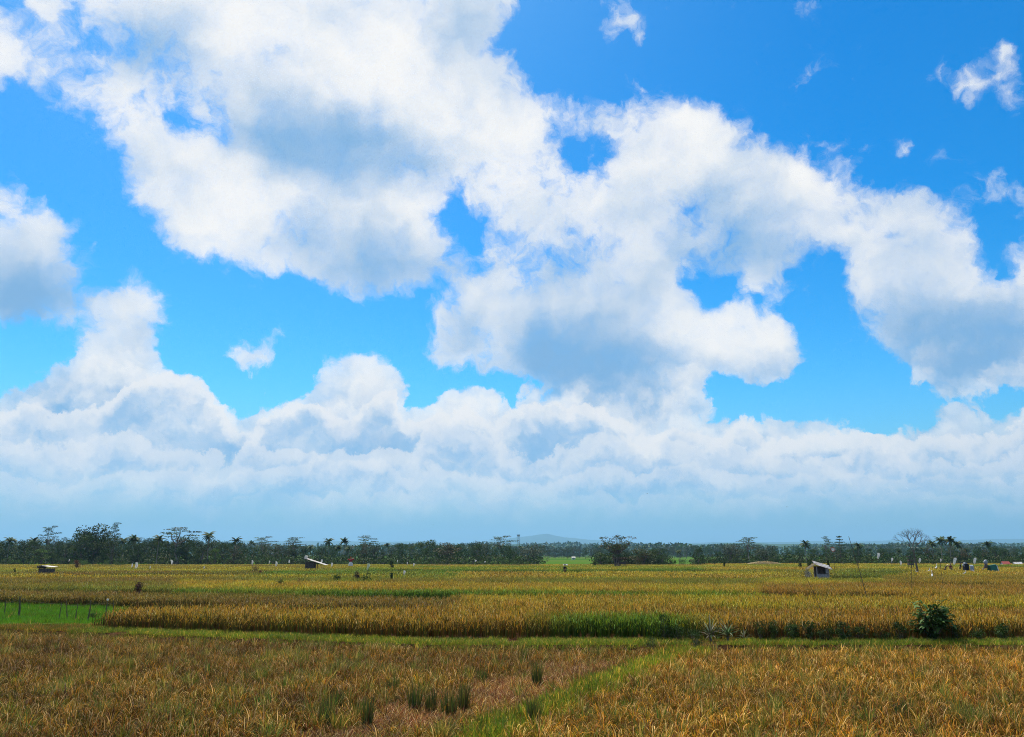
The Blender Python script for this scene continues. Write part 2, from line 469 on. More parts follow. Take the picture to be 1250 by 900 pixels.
class MB:
    """collects faces, builds ONE mesh"""
    def __init__(self):
        self.v, self.f, self.c, self.mi = [], [], [], []

    def face(self, pts, col=(1, 1, 1), mi=0):
        n = len(self.v)
        self.v.extend(tuple(p) for p in pts)
        self.f.append(tuple(range(n, n + len(pts))))
        self.c.append(col)
        self.mi.append(mi)

    def grid(self, rows, col=(1, 1, 1), close=False, mi=0):
        n = len(self.v)
        w = len(rows[0])
        for r in rows:
            self.v.extend(tuple(p) for p in r)
        for i in range(len(rows) - 1):
            for j in range(w if close else w - 1):
                a, b = n + i * w + j, n + i * w + (j + 1) % w
                self.f.append((a, b, b + w, a + w))
                self.c.append(col)
                self.mi.append(mi)

    def tube(self, pts, radii, sides=6, col=(1, 1, 1), mi=0, caps=True):
        pts = [Vector(p) for p in pts]
        rows = []
        for i, p in enumerate(pts):
            d = (pts[min(i + 1, len(pts) - 1)] - pts[max(i - 1, 0)]).normalized()
            a = d.cross(Vector((0, 1, 0)) if abs(d.y) < .9 else Vector((1, 0, 0))).normalized()
            b = d.cross(a)
            r = radii[i] if hasattr(radii, '__len__') else radii
            rows.append([p + (a * math.cos(2 * math.pi * k / sides) + b * math.sin(2 * math.pi * k / sides)) * r for k in range(sides)])
        self.grid(rows, col, True, mi)
        if caps:
            self.face(list(reversed(rows[0])), col, mi)
            self.face(rows[-1], col, mi)

    def box(self, c, s, rot=None, col=(1, 1, 1), mi=0):
        c = Vector(c)
        P = []
        for k in range(8):
            p = Vector(((k & 1) - .5, ((k >> 1) & 1) - .5, ((k >> 2) & 1) - .5))
            p = Vector((p.x * s[0], p.y * s[1], p.z * s[2]))
            if rot:
                p = rot @ p
            P.append(c + p)
        for q in ((0, 2, 3, 1), (4, 5, 7, 6), (0, 1, 5, 4), (2, 6, 7, 3), (0, 4, 6, 2), (1, 3, 7, 5)):
            self.face([P[i] for i in q], col, mi)

    def blob(self, c, r, rng, nu=10, nv=7, rough=.15, col=(1, 1, 1), mi=0):
        c = Vector(c)
        rows = []
        for i in range(nv + 1):
            th = math.pi * i / nv
            row = []
            for j in range(nu):
                ph = 2 * math.pi * j / nu
                k = 1 + (rng.uniform(-rough, rough) if 0 < i < nv else 0)
                row.append(c + Vector((math.sin(th) * math.cos(ph) * r[0] * k, math.sin(th) * math.sin(ph) * r[1] * k, math.cos(th) * r[2] * k)))
            rows.append(row)
        self.grid(rows, col, True, mi)

    def mesh(self, name, mats):
        me = bpy.data.meshes.new(name)
        me.from_pydata(self.v, [], self.f)
        for m in (mats if isinstance(mats, (list, tuple)) else [mats]):
            me.materials.append(m)
        if len(me.materials) > 1:
            me.polygons.foreach_set('material_index', self.mi)
        if any(c != (1, 1, 1) for c in self.c):
            a = me.attributes.new('leaf_colour', 'FLOAT_COLOR', 'FACE')
            arr = np.ones((len(self.c), 4), np.float32)
            arr[:, :3] = np.array(self.c, np.float32)
            a.data.foreach_set('color', arr.ravel())
        me.update()
        return me

    def build(self, name, mats, parent=None, loc=None, smooth=False):
        me = self.mesh(name, mats)
        if smooth:
            me.polygons.foreach_set('use_smooth', [True] * len(me.polygons))
        return link(name, me, parent, loc)


def link(name, me, parent=None, loc=None):
    o = bpy.data.objects.new(name, me)
    COL.objects.link(o)
    if parent is not None:
        o.parent = parent
    if loc is not None:
        o.location = loc
    return o


def tag(o, label=None, cat=None, group=None, kind=None):
    if label: o['label'] = label
    if cat: o['category'] = cat
    if group: o['group'] = group
    if kind: o['kind'] = kind
    return o


def thing(name, label, cat, loc, rz=0.0, group=None):
    o = link(name, None, None, loc)
    o.empty_display_size = .3
    o.rotation_euler = (0, 0, rz)
    return tag(o, label, cat, group)


def copy_tree(root, loc, rz=0.0, scale=1.0, label=None, group=None):
    def cp(o, parent):
        c = o.copy()
        COL.objects.link(c)
        if parent is not None:
            c.parent = parent
        for ch in kids.get(o.name, []):
            cp(ch, c)
        return c
    kids = {}
    todo = [root]
    while todo:
        o = todo.pop()
        kids[o.name] = list(KIDS.get(o.name) or o.children)
        KIDS[o.name] = kids[o.name]
        todo.extend(kids[o.name])
    r = cp(root, None)
    r.location = loc
    r.rotation_euler = (0, 0, rz)
    r.scale = (scale,) * 3 if not hasattr(scale, '__len__') else scale
    if label: r['label'] = label
    if group: r['group'] = group
    elif 'group' in r: del r['group']
    return r


KIDS = {}


def vnoise(x, y, scale, seed):
    """smooth value noise for numpy arrays"""
    r = np.random.RandomState(seed).rand(64, 64)
    u, v = np.asarray(x) / scale + 1000.0, np.asarray(y) / scale + 1000.0
    i, j = np.floor(u).astype(int), np.floor(v).astype(int)
    fu, fv = u - i, v - j
    fu, fv = fu * fu * (3 - 2 * fu), fv * fv * (3 - 2 * fv)
    g = lambda a, b: r[a % 64, b % 64]
    return (g(i, j) * (1 - fu) + g(i + 1, j) * fu) * (1 - fv) + (g(i, j + 1) * (1 - fu) + g(i + 1, j + 1) * fu) * fv


def lerp3(a, b, t):
    return tuple(a[k] * (1 - t) + b[k] * t for k in range(3))


# ------------------------------------------------------------------ tufts that the crops are made of
M_blade = newmat('rice_blade', rough=.55, trans=.34, attr=True, tint=True, spec=.1)
M_grass = newmat('grass_blade', rough=.5, trans=.42, attr=True, tint=True, spec=.1)


def blade(mb, base, h, az, lean, curl, w, col, tip=None, seg=3):
    """one curved leaf: a narrow ribbon that leans and droops"""
    d = Vector((math.cos(az), math.sin(az), 0))
    side = Vector((-math.sin(az + rnd.uniform(-.9, .9)), math.cos(az + rnd.uniform(-.9, .9)), 0)).normalized()
    p, ang, st = Vector(base), lean, h / seg
    prev = None
    for i in range(seg + 1):
        ww = w * (1.0, 1.0, .75, .25, .1)[i if seg >= 3 else (0, 1, 3)[min(i, 2)]]
        cur = (p - side * ww / 2, p + side * ww / 2)
        if prev:
            c = lerp3(col, tip or col, (i - .5) / seg)
            mb.face([prev[0], prev[1], cur[1], cur[0]], c)
        prev = cur
        p = p + (d * math.sin(ang) + Vector((0, 0, 1)) * math.cos(ang)) * st
        ang += curl


GREEN, DKGREEN, OLIVE = (.13, .20, .03), (.06, .12, .025), (.26, .22, .04)
STRAW, PALE, BROWN, RUST, GOLD = (.62, .42, .13), (.85, .70, .42), (.16, .08, .03), (.30, .10, .03), (.66, .38, .04)


def tuft(n, hmin, hmax, spread, w, pal, lean=.25, curl=.28, seg=3, tips=None):
    mb = MB()
    for _ in range(n):
        a = rnd.uniform(0, 6.283)
        r = spread * rnd.random() ** .6
        c = rnd.choices([p[0] for p in pal], [p[1] for p in pal])[0]
        k = rnd.uniform(.7, 1.3)
        c = tuple(q * k for q in c)
        blade(mb, (r * math.cos(a), r * math.sin(a), 0), rnd.uniform(hmin, hmax), a + rnd.uniform(-1, 1), rnd.uniform(.02, lean),
              rnd.uniform(-.02, curl), w * rnd.uniform(.7, 1.3), c, tips, seg)
    return mb


def straw_litter(n, ext, w, pal):
    mb = MB()
    for _ in range(n):
        c = rnd.choices([p[0] for p in pal], [p[1] for p in pal])[0]
        k = rnd.uniform(.6, 1.3)
        blade(mb, (rnd.uniform(-ext, ext), rnd.uniform(-ext, ext), rnd.uniform(0, .10)), rnd.uniform(.12, .34), rnd.uniform(0, 6.283),
              rnd.uniform(.5, 1.45), rnd.uniform(0, .35), w, tuple(q * k for q in c))
    return mb


def patch(size, per_m2, n, hmin, hmax, w, pal, lean=.3, curl=.3, seg=2, heads=True):
    """a square of crop in rough rows: upright stems below, coloured dark like a shaded front, drooping ripe heads and leaf tips on top"""
    mb = MB()
    k = max(1, round(size * math.sqrt(per_m2)))
    for i in range(k):
        for j in range(k):
            cx = (i + .5 + rnd.uniform(-.3, .3)) * size / k - size / 2
            cy = (j + .5 + rnd.uniform(-.3, .3)) * size / k - size / 2
            hk = rnd.uniform(.84, 1.1)
            for q_ in range(n):
                c = rnd.choices([p[0] for p in pal], [p[1] for p in pal])[0]
                q = rnd.uniform(.65, 1.35)
                col = tuple(x * q for x in c)
                a = rnd.uniform(0, 6.283)
                px, py = cx + rnd.uniform(-.08, .08), cy + rnd.uniform(-.08, .08)
                if heads and q_ % 5 < 2:
                    st = rnd.choice(SHADED_STEM)
                    blade(mb, (px, py, 0), rnd.uniform(hmin, hmax) * hk * .9, a, rnd.uniform(0, .16), rnd.uniform(0, .12), w * 1.3, tuple(x * q for x in st), None, 2)
                elif heads:
                    z0 = rnd.uniform(.18, .82) ** .8 * hmax * hk
                    blade(mb, (px + rnd.uniform(-.05, .05), py + rnd.uniform(-.05, .05), z0), rnd.uniform(.12, .30) * hmax, a, rnd.uniform(.05, .8), rnd.uniform(.1, .9), w, col, None, 2)
                else:
                    blade(mb, (px, py, 0), rnd.uniform(hmin, hmax) * hk, a, rnd.uniform(0, lean), rnd.uniform(0, curl), w, col, None, 2)
    return mb


def near_hill():
    """one planted hill of dying rice: short dark stems, curled dry leaves over them"""
    mb = tuft(34, .12, .38, .075, .012, [(DKGREEN, 3.2), (BROWN, 3.2), (OLIVE, 3), (RUST, 1.0), (GREEN, 2)], .45, .35, 3)
    hk = rnd.uniform(.8, 1.15)
    for _ in range(20):
        a = rnd.uniform(0, 6.283)
        r_ = .08 * rnd.random() ** .5
        c = rnd.choices([STRAW, PALE, GOLD, OLIVE, BROWN, RUST], [3, 1.8, 1.8, 2.4, 2.2, .8])[0]
        q = rnd.uniform(.65, 1.3)
        blade(mb, (r_ * math.cos(a), r_ * math.sin(a), rnd.uniform(0, .18)), rnd.uniform(.16, .40) * hk, a + rnd.uniform(-.8, .8), rnd.uniform(.1, .9), rnd.uniform(.05, .8),
              rnd.uniform(.009, .015), tuple(v * q for v in c), None, 3)
    return mb


SHADED_STEM = [(.10, .075, .025), (.06, .085, .02), (.13, .065, .025), (.07, .06, .02)]  # stem browns and greens, dark to paint in the crop's shaded front face
PROTO = {}


def proto(kind, makers, mat):
    c = bpy.data.collections.new(kind)
    for i, mk in enumerate(makers):
        o = bpy.data.objects.new('%s_tuft_%02d' % (kind, i), mk.mesh(kind, mat))
        c.objects.link(o)
    PROTO[kind] = (c, len(makers))


NEAR_PAL = [(OLIVE, 3.6), (BROWN, 3.6), (STRAW, 2.8), (GOLD, 1.4), (GREEN, 1.6), (RUST, 1.2), (PALE, 1.5), (DKGREEN, 1.8)]
RIPE_PAL = [(GOLD, 4), (STRAW, 2.4), (OLIVE, 2), (GREEN, 1), (RUST, .8), (PALE, .6)]
proto('ripe_rice_near', [near_hill() for _ in range(12)], M_blade)
proto('green_rice_near', [tuft(50, .35, .62, .09, .012, [(GREEN, 2), (DKGREEN, 2.4), (OLIVE, 3), (STRAW, 1.5), (BROWN, 2)], .6, .5, 3) for _ in range(4)], M_blade)
proto('straw', [straw_litter(70, .3, .011, [(STRAW, 3), (PALE, 1.2), (RUST, 3.2), (BROWN, 3.5), (OLIVE, .8)]) for _ in range(5)], M_blade)
proto('ripe_rice_mid', [patch(1.2, 12, 22, .50, .90, .015, RIPE_PAL) for _ in range(5)], M_blade)
proto('ripe_rice_far', [patch(4.0, 4.2, 14, .50, .90, .036, RIPE_PAL) for _ in range(4)], M_blade)
proto('grass', [tuft(46, .06, .26, .16, .010, [((.10, .20, .02), 3), ((.16, .25, .03), 2.4), ((.05, .11, .02), 2.4), (OLIVE, 2.4), (STRAW, .8), (BROWN, .8)], .6, .45, 3) for _ in range(5)], M_grass)
proto('seedlings', [patch(1.2, 22, 7, .10, .2, .012, [((.13, .30, .025), 3), ((.09, .22, .02), 2)], .3, .3, 2, False) for _ in range(3)], M_grass)


def scatter(name, kind, pts, scl, tint, label, cat=None, zs=None):
    """ONE object of uncountable stuff: tufts set on points by geometry nodes"""
    n = len(pts)
    me = bpy.data.meshes.new(name)
    me.vertices.add(n)
    me.vertices.foreach_set('co', np.asarray(pts, np.float32).ravel())
    rs = np.random.RandomState(len(name) * 7 + n)
    me.attributes.new('idx', 'INT', 'POINT').data.foreach_set('value', rs.randint(0, 1000, n).astype(np.int32))
    rot = np.zeros((n, 3), np.float32)
    rot[:, 2] = rs.rand(n) * 6.283 if kind not in ('ripe_rice_mid', 'ripe_rice_far', 'seedlings') else rs.randint(0, 4, n) * math.pi / 2
    me.attributes.new('rot', 'FLOAT_VECTOR', 'POINT').data.foreach_set('vector', rot.ravel())
    s3 = np.empty((n, 3), np.float32)
    s3[:, 0] = s3[:, 1] = np.sqrt(scl) if kind not in ('ripe_rice_mid', 'ripe_rice_far', 'seedlings') else 1.0
    s3[:, 2] = scl
    me.attributes.new('scl', 'FLOAT_VECTOR', 'POINT').data.foreach_set('vector', s3.ravel())
    t4 = np.ones((n, 4), np.float32)
    t4[:, :3] = tint
    me.attributes.new('tint', 'FLOAT_COLOR', 'POINT').data.foreach_set('color', t4.ravel())
    me.update()
    o = link(name, me)
    tag(o, label, cat, None, 'stuff')
    ng = bpy.data.node_groups.new(name, 'GeometryNodeTree')
    ng.interface.new_socket('Geometry', in_out='INPUT', socket_type='NodeSocketGeometry')
    ng.interface.new_socket('Geometry', in_out='OUTPUT', socket_type='NodeSocketGeometry')
    N, L = ng.nodes, ng.links
    gi, go = N.new('NodeGroupInput'), N.new('NodeGroupOutput')
    ip = N.new('GeometryNodeInstanceOnPoints')
    ci = N.new('GeometryNodeCollectionInfo')
    ci.inputs['Collection'].default_value = PROTO[kind][0]
    ci.inputs['Separate Children'].default_value = True
    ci.inputs['Reset Children'].default_value = True
    ip.inputs['Pick Instance'].default_value = True

    def na(nm, dt):
        a = N.new('GeometryNodeInputNamedAttribute'); a.data_type = dt; a.inputs['Name'].default_value = nm
        return a.outputs['Attribute']
    L.new(gi.outputs[0], ip.inputs['Points'])
    L.new(ci.outputs[0], ip.inputs['Instance'])
    L.new(na('idx', 'INT'), ip.inputs['Instance Index'])
    L.new(na('rot', 'FLOAT_VECTOR'), ip.inputs['Rotation'])
    L.new(na('scl', 'FLOAT_VECTOR'), ip.inputs['Scale'])
    L.new(ip.outputs[0], go.inputs[0])
    md = o.modifiers.new('tufts', 'NODES')
    md.node_group = ng
    return o


def fill(poly, step, jitter=.5, seed=1):
    """jittered grid of points inside a polygon (world x, y)"""
    P = np.array([(p[0], p[1]) for p in poly])
    x0, y0 = P.min(0)
    x1, y1 = P.max(0)
    gx, gy = np.meshgrid(np.arange(x0, x1, step), np.arange(y0, y1, step))
    rs = np.random.RandomState(seed)
    gx = gx + (rs.rand(*gx.shape) - .5) * step * 2 * jitter
    gy = gy + (rs.rand(*gy.shape) - .5) * step * 2 * jitter
    m = poly_mask([tuple(p) for p in P], gx, gy) > .5
    x, y = gx[m], gy[m]
    seen = np.abs(x) < y * .70 + 3.0         # only what the photograph could plausibly see
    return x[seen], y[seen]


def screen_x(x, y):
    """column of the photograph above which a ground point lies (used to tell one field's parts apart)"""
    return 625 + F_PX * x / (y * math.cos(TILT))


# ------------------------------------------------------------------ the ground
M_soil = bpy.data.materials.new('soil')
M_soil.use_nodes = True
nt = M_soil.node_tree
bs = nt.nodes['Principled BSDF']
bs.inputs['Roughness'].default_value = 1.0
bs.inputs['Specular IOR Level'].default_value = 0.0
tc = nt.nodes.new('ShaderNodeTexCoord')


def _n(scale, detail=5, stretch=None):
    n = nt.nodes.new('ShaderNodeTexNoise')
    n.inputs['Scale'].default_value = scale; n.inputs['Detail'].default_value = detail
    if stretch:
        mp = nt.nodes.new('ShaderNodeMapping'); mp.inputs['Scale'].default_value = stretch
        nt.links.new(tc.outputs['Object'], mp.inputs[0]); nt.links.new(mp.outputs[0], n.inputs['Vector'])
    else:
        nt.links.new(tc.outputs['Object'], n.inputs['Vector'])
    return n.outputs[0]


def _cr(v, stops):
    c = nt.nodes.new('ShaderNodeValToRGB')
    e = c.color_ramp.elements
    e[0].position, e[0].color = stops[0][0], (*stops[0][1], 1)
    e[1].position, e[1].color = stops[-1][0], (*stops[-1][1], 1)
    for p, k in stops[1:-1]:
        q = e.new(p); q.color = (*k, 1)
    nt.links.new(v, c.inputs[0])
    return c.outputs[0]


near_c = _cr(_n(3.0), [(.3, (.025, .013, .007)), (.5, (.06, .03, .014)), (.7, (.10, .05, .022))])
far_c = _cr(_n(.004, 3, (1, 2.5, 1)), [(.35, (.035, .095, .012)), (.5, (.06, .13, .018)), (.6, (.10, .13, .025)), (.7, (.04, .08, .015))])
sx = nt.nodes.new('ShaderNodeSeparateXYZ'); nt.links.new(tc.outputs['Object'], sx.inputs[0])
mr = nt.nodes.new('ShaderNodeMapRange'); mr.inputs[1].default_value = 250; mr.inputs[2].default_value = 300
nt.links.new(sx.outputs[1], mr.inputs[0])
mx = nt.nodes.new('ShaderNodeMix'); mx.data_type = 'RGBA'
nt.links.new(mr.outputs[0], mx.inputs[0]); nt.links.new(near_c, mx.inputs[6]); nt.links.new(far_c, mx.inputs[7])
nt.links.new(mx.outputs[2], bs.inputs['Base Color'])

TER = .30                                    # level of the upper terrace


def edge_y(x):
    """where the foreground paddies stop and the upper terrace begins"""
    return 31.2 + max(0.0, -x - 3.0) * .33


mb = MB()
xs = [-13500, -6500, -2500, -900, -350, -150, -80] + [x * 2.0 for x in range(-20, 21)] + [80, 150, 350, 900, 2500, 6500, 13500]
rows = []
for k in range(14):
    row = []
    for x in xs:
        e = edge_y(max(-40, min(x, 40)))
        yv, zv = [(-400, 0), (0, 0), (12, 0), (22, 0), (e - .1, 0), (e + .35, TER), (e + 3, TER + .02), (60, TER), (120, TER), (300, TER), (800, TER),
                  (2000, TER), (6000, TER), (16800, TER)][k]
        row.append((x, yv, zv))
    rows.append(row)
mb.grid(rows)
tag(mb.build('ground', M_soil), 'brown soil and far green fields under the crops', None, None, 'structure')

# raised green path that runs from the lower middle to the pandanus plants
M_turf = newmat('turf', (.05, .08, .015), 1.0, grain=(.07, .05, .02), gscale=5, spec=0)
PATH = [(545, 935, 1.0), (600, 893, .9), (655, 868, .75), (715, 842, .7), (775, 818, .7), (825, 801, .8), (870, 789, 1.6), (905, 779, 2.4), (935, 772, 3.4)]
path_pts = []
for x, y, w in PATH:
    p = gp(x, y, .14)
    path_pts.append((p.x, p.y, w))
mb = MB()
rows = []
for i, (x, y, w) in enumerate(path_pts):
    a, b = path_pts[max(i - 1, 0)], path_pts[min(i + 1, len(path_pts) - 1)]
    d = Vector((b[0] - a[0], b[1] - a[1], 0)).normalized()
    s = Vector((d.y, -d.x, 0))
    rows.append([Vector((x, y, 0)) + s * (k * w * .5) + Vector((0, 0, z)) for k, z in ((-1.5, -.05), (-1, .12), (-.3, .15), (.3, .14), (1, .11), (1.5, -.05))])
mb.grid(rows)
tag(mb.build('path', M_turf), 'raised grassy path between the two foreground paddies', None, None, 'structure')


def path_x(y):
    for i in range(len(path_pts) - 1):
        a, b = path_pts[i], path_pts[i + 1]
        if a[1] <= y <= b[1]:
            t = (y - a[1]) / (b[1] - a[1])
            return a[0] + (b[0] - a[0]) * t, a[2] + (b[2] - a[2]) * t
    a = path_pts[0] if y < path_pts[0][1] else path_pts[-1]
    return a[0], a[2]


def path_dist(x, y):
    out = np.full(x.shape, 1e9)
    P = path_pts
    for i in range(len(P) - 1):
        ax, ay, aw = P[i]; bx, by, bw = P[i + 1]
        dx, dy = bx - ax, by - ay
        t = np.clip(((x - ax) * dx + (y - ay) * dy) / (dx * dx + dy * dy), 0, 1)
        dd = np.hypot(x - ax - t * dx, y - ay - t * dy) - (aw + (bw - aw) * t) * .5
        out = np.minimum(out, dd)
    return out


vedge = np.vectorize(edge_y)

# ---- foreground paddies
x, y = fill([(-32, 10.5), (32, 10.5), (32, 33), (-32, 46)], .285, .38, 3)
m = y < vedge(x) - .35
x, y = x[m], y[m]
pd = path_dist(x, y)
pxs = np.array([path_x(v)[0] for v in y])
left = x < pxs
sx_ = screen_x(x, y)
# trampled, cut ground on the left of the path
cut = np.clip(1.0 - np.abs(pd - 1.6) / 2.3, 0, 1) * left * np.clip((y - 13.5) / 2, 0, 1) * np.clip((30 - y) / 3, 0, 1)
cut = cut + (vnoise(x, y, 1.1, 5) - .5) * .7
is_cut = (cut > .50) & left & ~((np.random.RandomState(2).rand(len(x)) < .16))
n1, n2, n3 = vnoise(x, y, 2.6, 1), vnoise(x, y, .9, 2), vnoise(x, y, 6.0, 9)
keep = (pd > .05) & ~is_cut
green = ((n2 > .86) & (n3 > .6)) | ((np.random.RandomState(4).rand(len(x)) < .05))
green = green | ((sx_ > 330) & (sx_ < 600) & (y < 18) & (n2 > .62))
rs = np.random.RandomState(8)


def tints(n, base, alt, t, var, rs):
    b, a = np.array(base), np.array(alt)
    c = b + (a - b) * t[:, None]
    return np.clip(c * (1 + (rs.rand(n, 1) - .5) * 2 * var) * (1 + (rs.rand(n, 3) - .5) * .16), 0, 4)


for side, nm in ((True, 'left'), (False, 'right')):
    k = keep & ~green & (left == side)
    n = k.sum()
    far = np.clip((y[k] - 16) / 12, 0, 1)
    base = (.64, .48, .34) if side else (.82, .62, .38)
    alt = (1.16, .92, .52) if side else (1.32, 1.0, .50)
    tt = np.clip(n1[k] * 1.1 - .1, 0, 1)
    tn = tints(n, base, alt, tt, .5, rs)
    lf = np.clip((-x[k]) / 14, 0, 1)[:, None]
    tn = tn * (1 - .25 * lf)
    hh = (.74 + .46 * n2[k]) * (1 + .34 * (rs.rand(n) - .5))
    scatter('rice', 'ripe_rice_near', np.stack([x[k], y[k], np.zeros(n)], 1), hh, tn,
            'ripe brown and olive rice of the %s foreground paddy' % ('broad left' if side else 'right'))
k = keep & green
n = k.sum()
scatter('rice', 'green_rice_near', np.stack([x[k], y[k], np.zeros(n)], 1), .8 + .3 * rs.rand(n), tints(n, (.9, .9, .8), (1.3, 1.25, .9), n1[k], .2, rs),
        'green unripe rice tufts scattered through the foreground paddies')
k = left & is_cut & (pd > 0)
xx, yy = x[k], y[k]
n = k.sum()
scatter('straw', 'straw', np.stack([xx, yy, np.zeros(n) + .01], 1), .8 + .5 * rs.rand(n), tints(n, (.50, .42, .32), (1.0, .82, .6), n2[k], .35, rs),
        'pale cut straw lying beside the green path')

# ---- green banks: the path and the long strip in front of the golden field
x, y = fill([(-30, 11), (30, 11), (30, 40), (-30, 46)], .15, .6, 6)
pd = path_dist(x, y)
e = vedge(x)
strip = (y > e - .3) & (y < e + 2.0)
leftgap = x > -19.5
nn = vnoise(x, y, 1.3, 12)
k1 = (pd < .12 + (nn - .5) * 1.0)
k2 = strip & leftgap & ~k1 & (nn > .12)
z = np.where(k1, np.clip(.15 + np.minimum(0, -pd - .05) * 0, 0, .15), 0) * 1.0
n = k1.sum()
g = vnoise(x, y, 2.2, 14)
scatter('grass', 'grass', np.stack([x[k1], y[k1], np.where(pd[k1] < 0, .12, .03)], 1), .8 + .7 * rs.rand(n) * (.5 + nn[k1]), tints(n, (.85, .80, .45), (1.7, 1.4, .7), g[k1], .4, rs),
        'bright green grass covering the raised path')
n = k2.sum()
zz = np.clip((y[k2] - e[k2]) / .4, 0, 1) * TER
scatter('grass', 'grass', np.stack([x[k2], y[k2], zz], 1), .45 + .5 * rs.rand(n), tints(n, (.8, .85, .55), (1.35, 1.25, .7), g[k2], .3, rs),
        'low green grass on the long bank before the golden field')
# sparse undergrowth of weeds on the foreground soil
k3 = (y < e - .6) & (pd > .2) & (vnoise(x, y, .7, 33) > .70)
n = k3.sum()
scatter('weeds', 'grass', np.stack([x[k3], y[k3], np.zeros(n)], 1), .5 + .5 * rs.rand(n), tints(n, (.7, .7, .5), (1.1, 1.0, .6), g[k3], .25, rs),
        'low green weeds between the rice of the foreground')

# ---- seedling field at the left
xr = gp(158, 745, TER).x
sp = [(-60, 37), (gp(150, 757, TER).x, 37), (gp(158, 736, TER).x, 57), (-60, 57)]
M_seed = newmat('seedling_water', (.06, .13, .015), .5, grain=(.08, .17, .02), gscale=3, spec=0)
mb = MB()
lx = lambda yy: gp(152, 745, TER).x * yy / gp(152, 745, TER).y
mb.grid([[(-60, yy, TER + .03), (-40, yy, TER + .03), (lx(yy), yy, TER + .03)] for yy in (39.6, 41, 45, 50, 56)])
x, y = fill([(-34, 34), (lx(44) + 2, 34), (lx(44) + 1, 43), (-34, 43)], .16, .5, 91)
e_ = vedge(x)
k4 = (y > e_ - .5) & (y < 39.9) & (x < lx(40) + 2.5)
n = k4.sum()
scatter('weeds', 'grass', np.stack([x[k4], y[k4], np.clip((y[k4] - e_[k4]) / .4, 0, 1) * TER], 1), .5 + .4 * rs.rand(n), tints(n, (.8, .55, .4), (1.3, .8, .6), vnoise(x, y, 1.2, 3)[k4], .25, rs),
        'brown and green weeds along the near edge of the seedling field')
tag(mb.build('paddy_bed', M_seed), 'wet bed of the bright green seedling field', None, None, 'structure')
x, y = fill([(-60, 40.1), (lx(40.1), 40.1), (lx(56), 56), (-60, 56)], 1.05, .1, 7)
n = len(x)
scatter('seedlings', 'seedlings', np.stack([x, y, np.full(n, TER + .02)], 1), .9 + .3 * vnoise(x, y, 3, 2), tints(n, (.75, .75, .6), (1.0, .95, .7), vnoise(x, y, 5, 2), .1, rs),
        'bright green young rice seedlings in the small field at left')

# ---- terraces behind: each field runs between two sight lines at crop height
TOP = 1.15
C_GOLD, C_DULL, C_OLIVE, C_GREEN, C_YEL, C_BROWN, C_DG = (1.0, .95, .54), (.60, .68, .5), (.54, .84, .45), (.34, .86, .32), (1.05, 1.24, .5), (.58, .54, .5), (.26, .52, .3)
# (y of near edge left, right; y of far edge left, right; x from, x to; tint a, tint b, height)
FIELDS = [
    (None, None, 738, 739, 150, 1320, C_GOLD, (.82, .68, .5), 1.0),
    (720.6, 735, 715, 725, -80, 560, C_DULL, C_BROWN, .82),
    (736, 735, 724, 725, 560, 1330, C_GOLD, C_YEL, .98),
    (718, 722.5, 716, 720.5, 215, 930, C_GREEN, (.46, .9, .35), .95),
    (718.5, 724, 709, 714, 930, 1330, C_GOLD, (.8, .66, .55), 1.0),
    (714.6, 716, 709.5, 709, -80, 215, C_OLIVE, C_DULL, .95),
    (715, 719, 707, 711, 215, 930, C_GOLD, C_YEL, .95),
    (706, 710.5, 703.5, 704.5, 215, 930, C_OLIVE, C_DULL, .95),
    (709, 708.5, 703.5, 703.8, -80, 215, C_DULL, C_BROWN, .95),
    (703, 703.3, 700, 700.5, -80, 300, C_YEL, (1.0, 1.0, .5), .95),
    (703, 704, 699.5, 700, 300, 560, C_OLIVE, C_YEL, .95),
    (704, 704, 696.5, 696.5, 560, 960, C_GOLD, C_YEL, .95),
    (713, 708, 704, 704.5, 930, 1080, C_OLIVE, C_YEL, .95),
    (703.5, 703.5, 693, 693.5, 1020, 1105, C_DG, C_OLIVE, .95),
    (708.5, 708.5, 701, 701, 1080, 1330, C_GOLD, C_DULL, .95),
    (700.5, 700.5, 694, 694, 1105, 1330, C_GOLD, C_YEL, .95),
    (703, 703, 694, 694, 960, 1020, C_GOLD, C_OLIVE, .95),
    (699.3, 699, 695.6, 695.8, -80, 330, C_BROWN, C_OLIVE, .9),
    (698.6, 698.6, 695.8, 695.8, 330, 560, C_GREEN, C_OLIVE, .9),
    (696.0, 696.0, 694.2, 694.2, 430, 850, C_GREEN, C_DG, .9),
    (695.9, 695.9, 694.2, 694.2, 850, 1020, C_OLIVE, C_GOLD, .9),
    (695.2, 695.3, 693.0, 693.0, -80, 430, C_OLIVE, C_YEL, .9),
    (693.7, 693.7, 691.8, 691.8, 430, 860, C_YEL, C_GREEN, .9),
    (693.7, 693.7, 691.0, 691.0, 860, 1330, C_YEL, C_GOLD, .9),
    (692.6, 692.6, 690.5, 690.5, -80, 430, C_DULL, C_YEL, .9),
    (691.4, 691.4, 689.8, 689.8, 430, 860, C_GREEN, C_YEL, .9),
    (690.6, 690.6, 688.6, 688.6, 860, 1330, C_GREEN, C_YEL, .9),
    (690.1, 690.1, 688.2, 688.2, -80, 860, C_YEL, C_DULL, .85),
    (688.3, 688.3, 687.2, 687.2, 860, 1330, C_YEL, C_GOLD, .85),
]


def lvl(x, y):
    return gp(x, y, TOP)


TONE = {C_GOLD: 'golden', C_DULL: 'dull brownish', C_OLIVE: 'olive', C_GREEN: 'green', C_YEL: 'yellow', C_BROWN: 'brown', C_DG: 'dark green'}


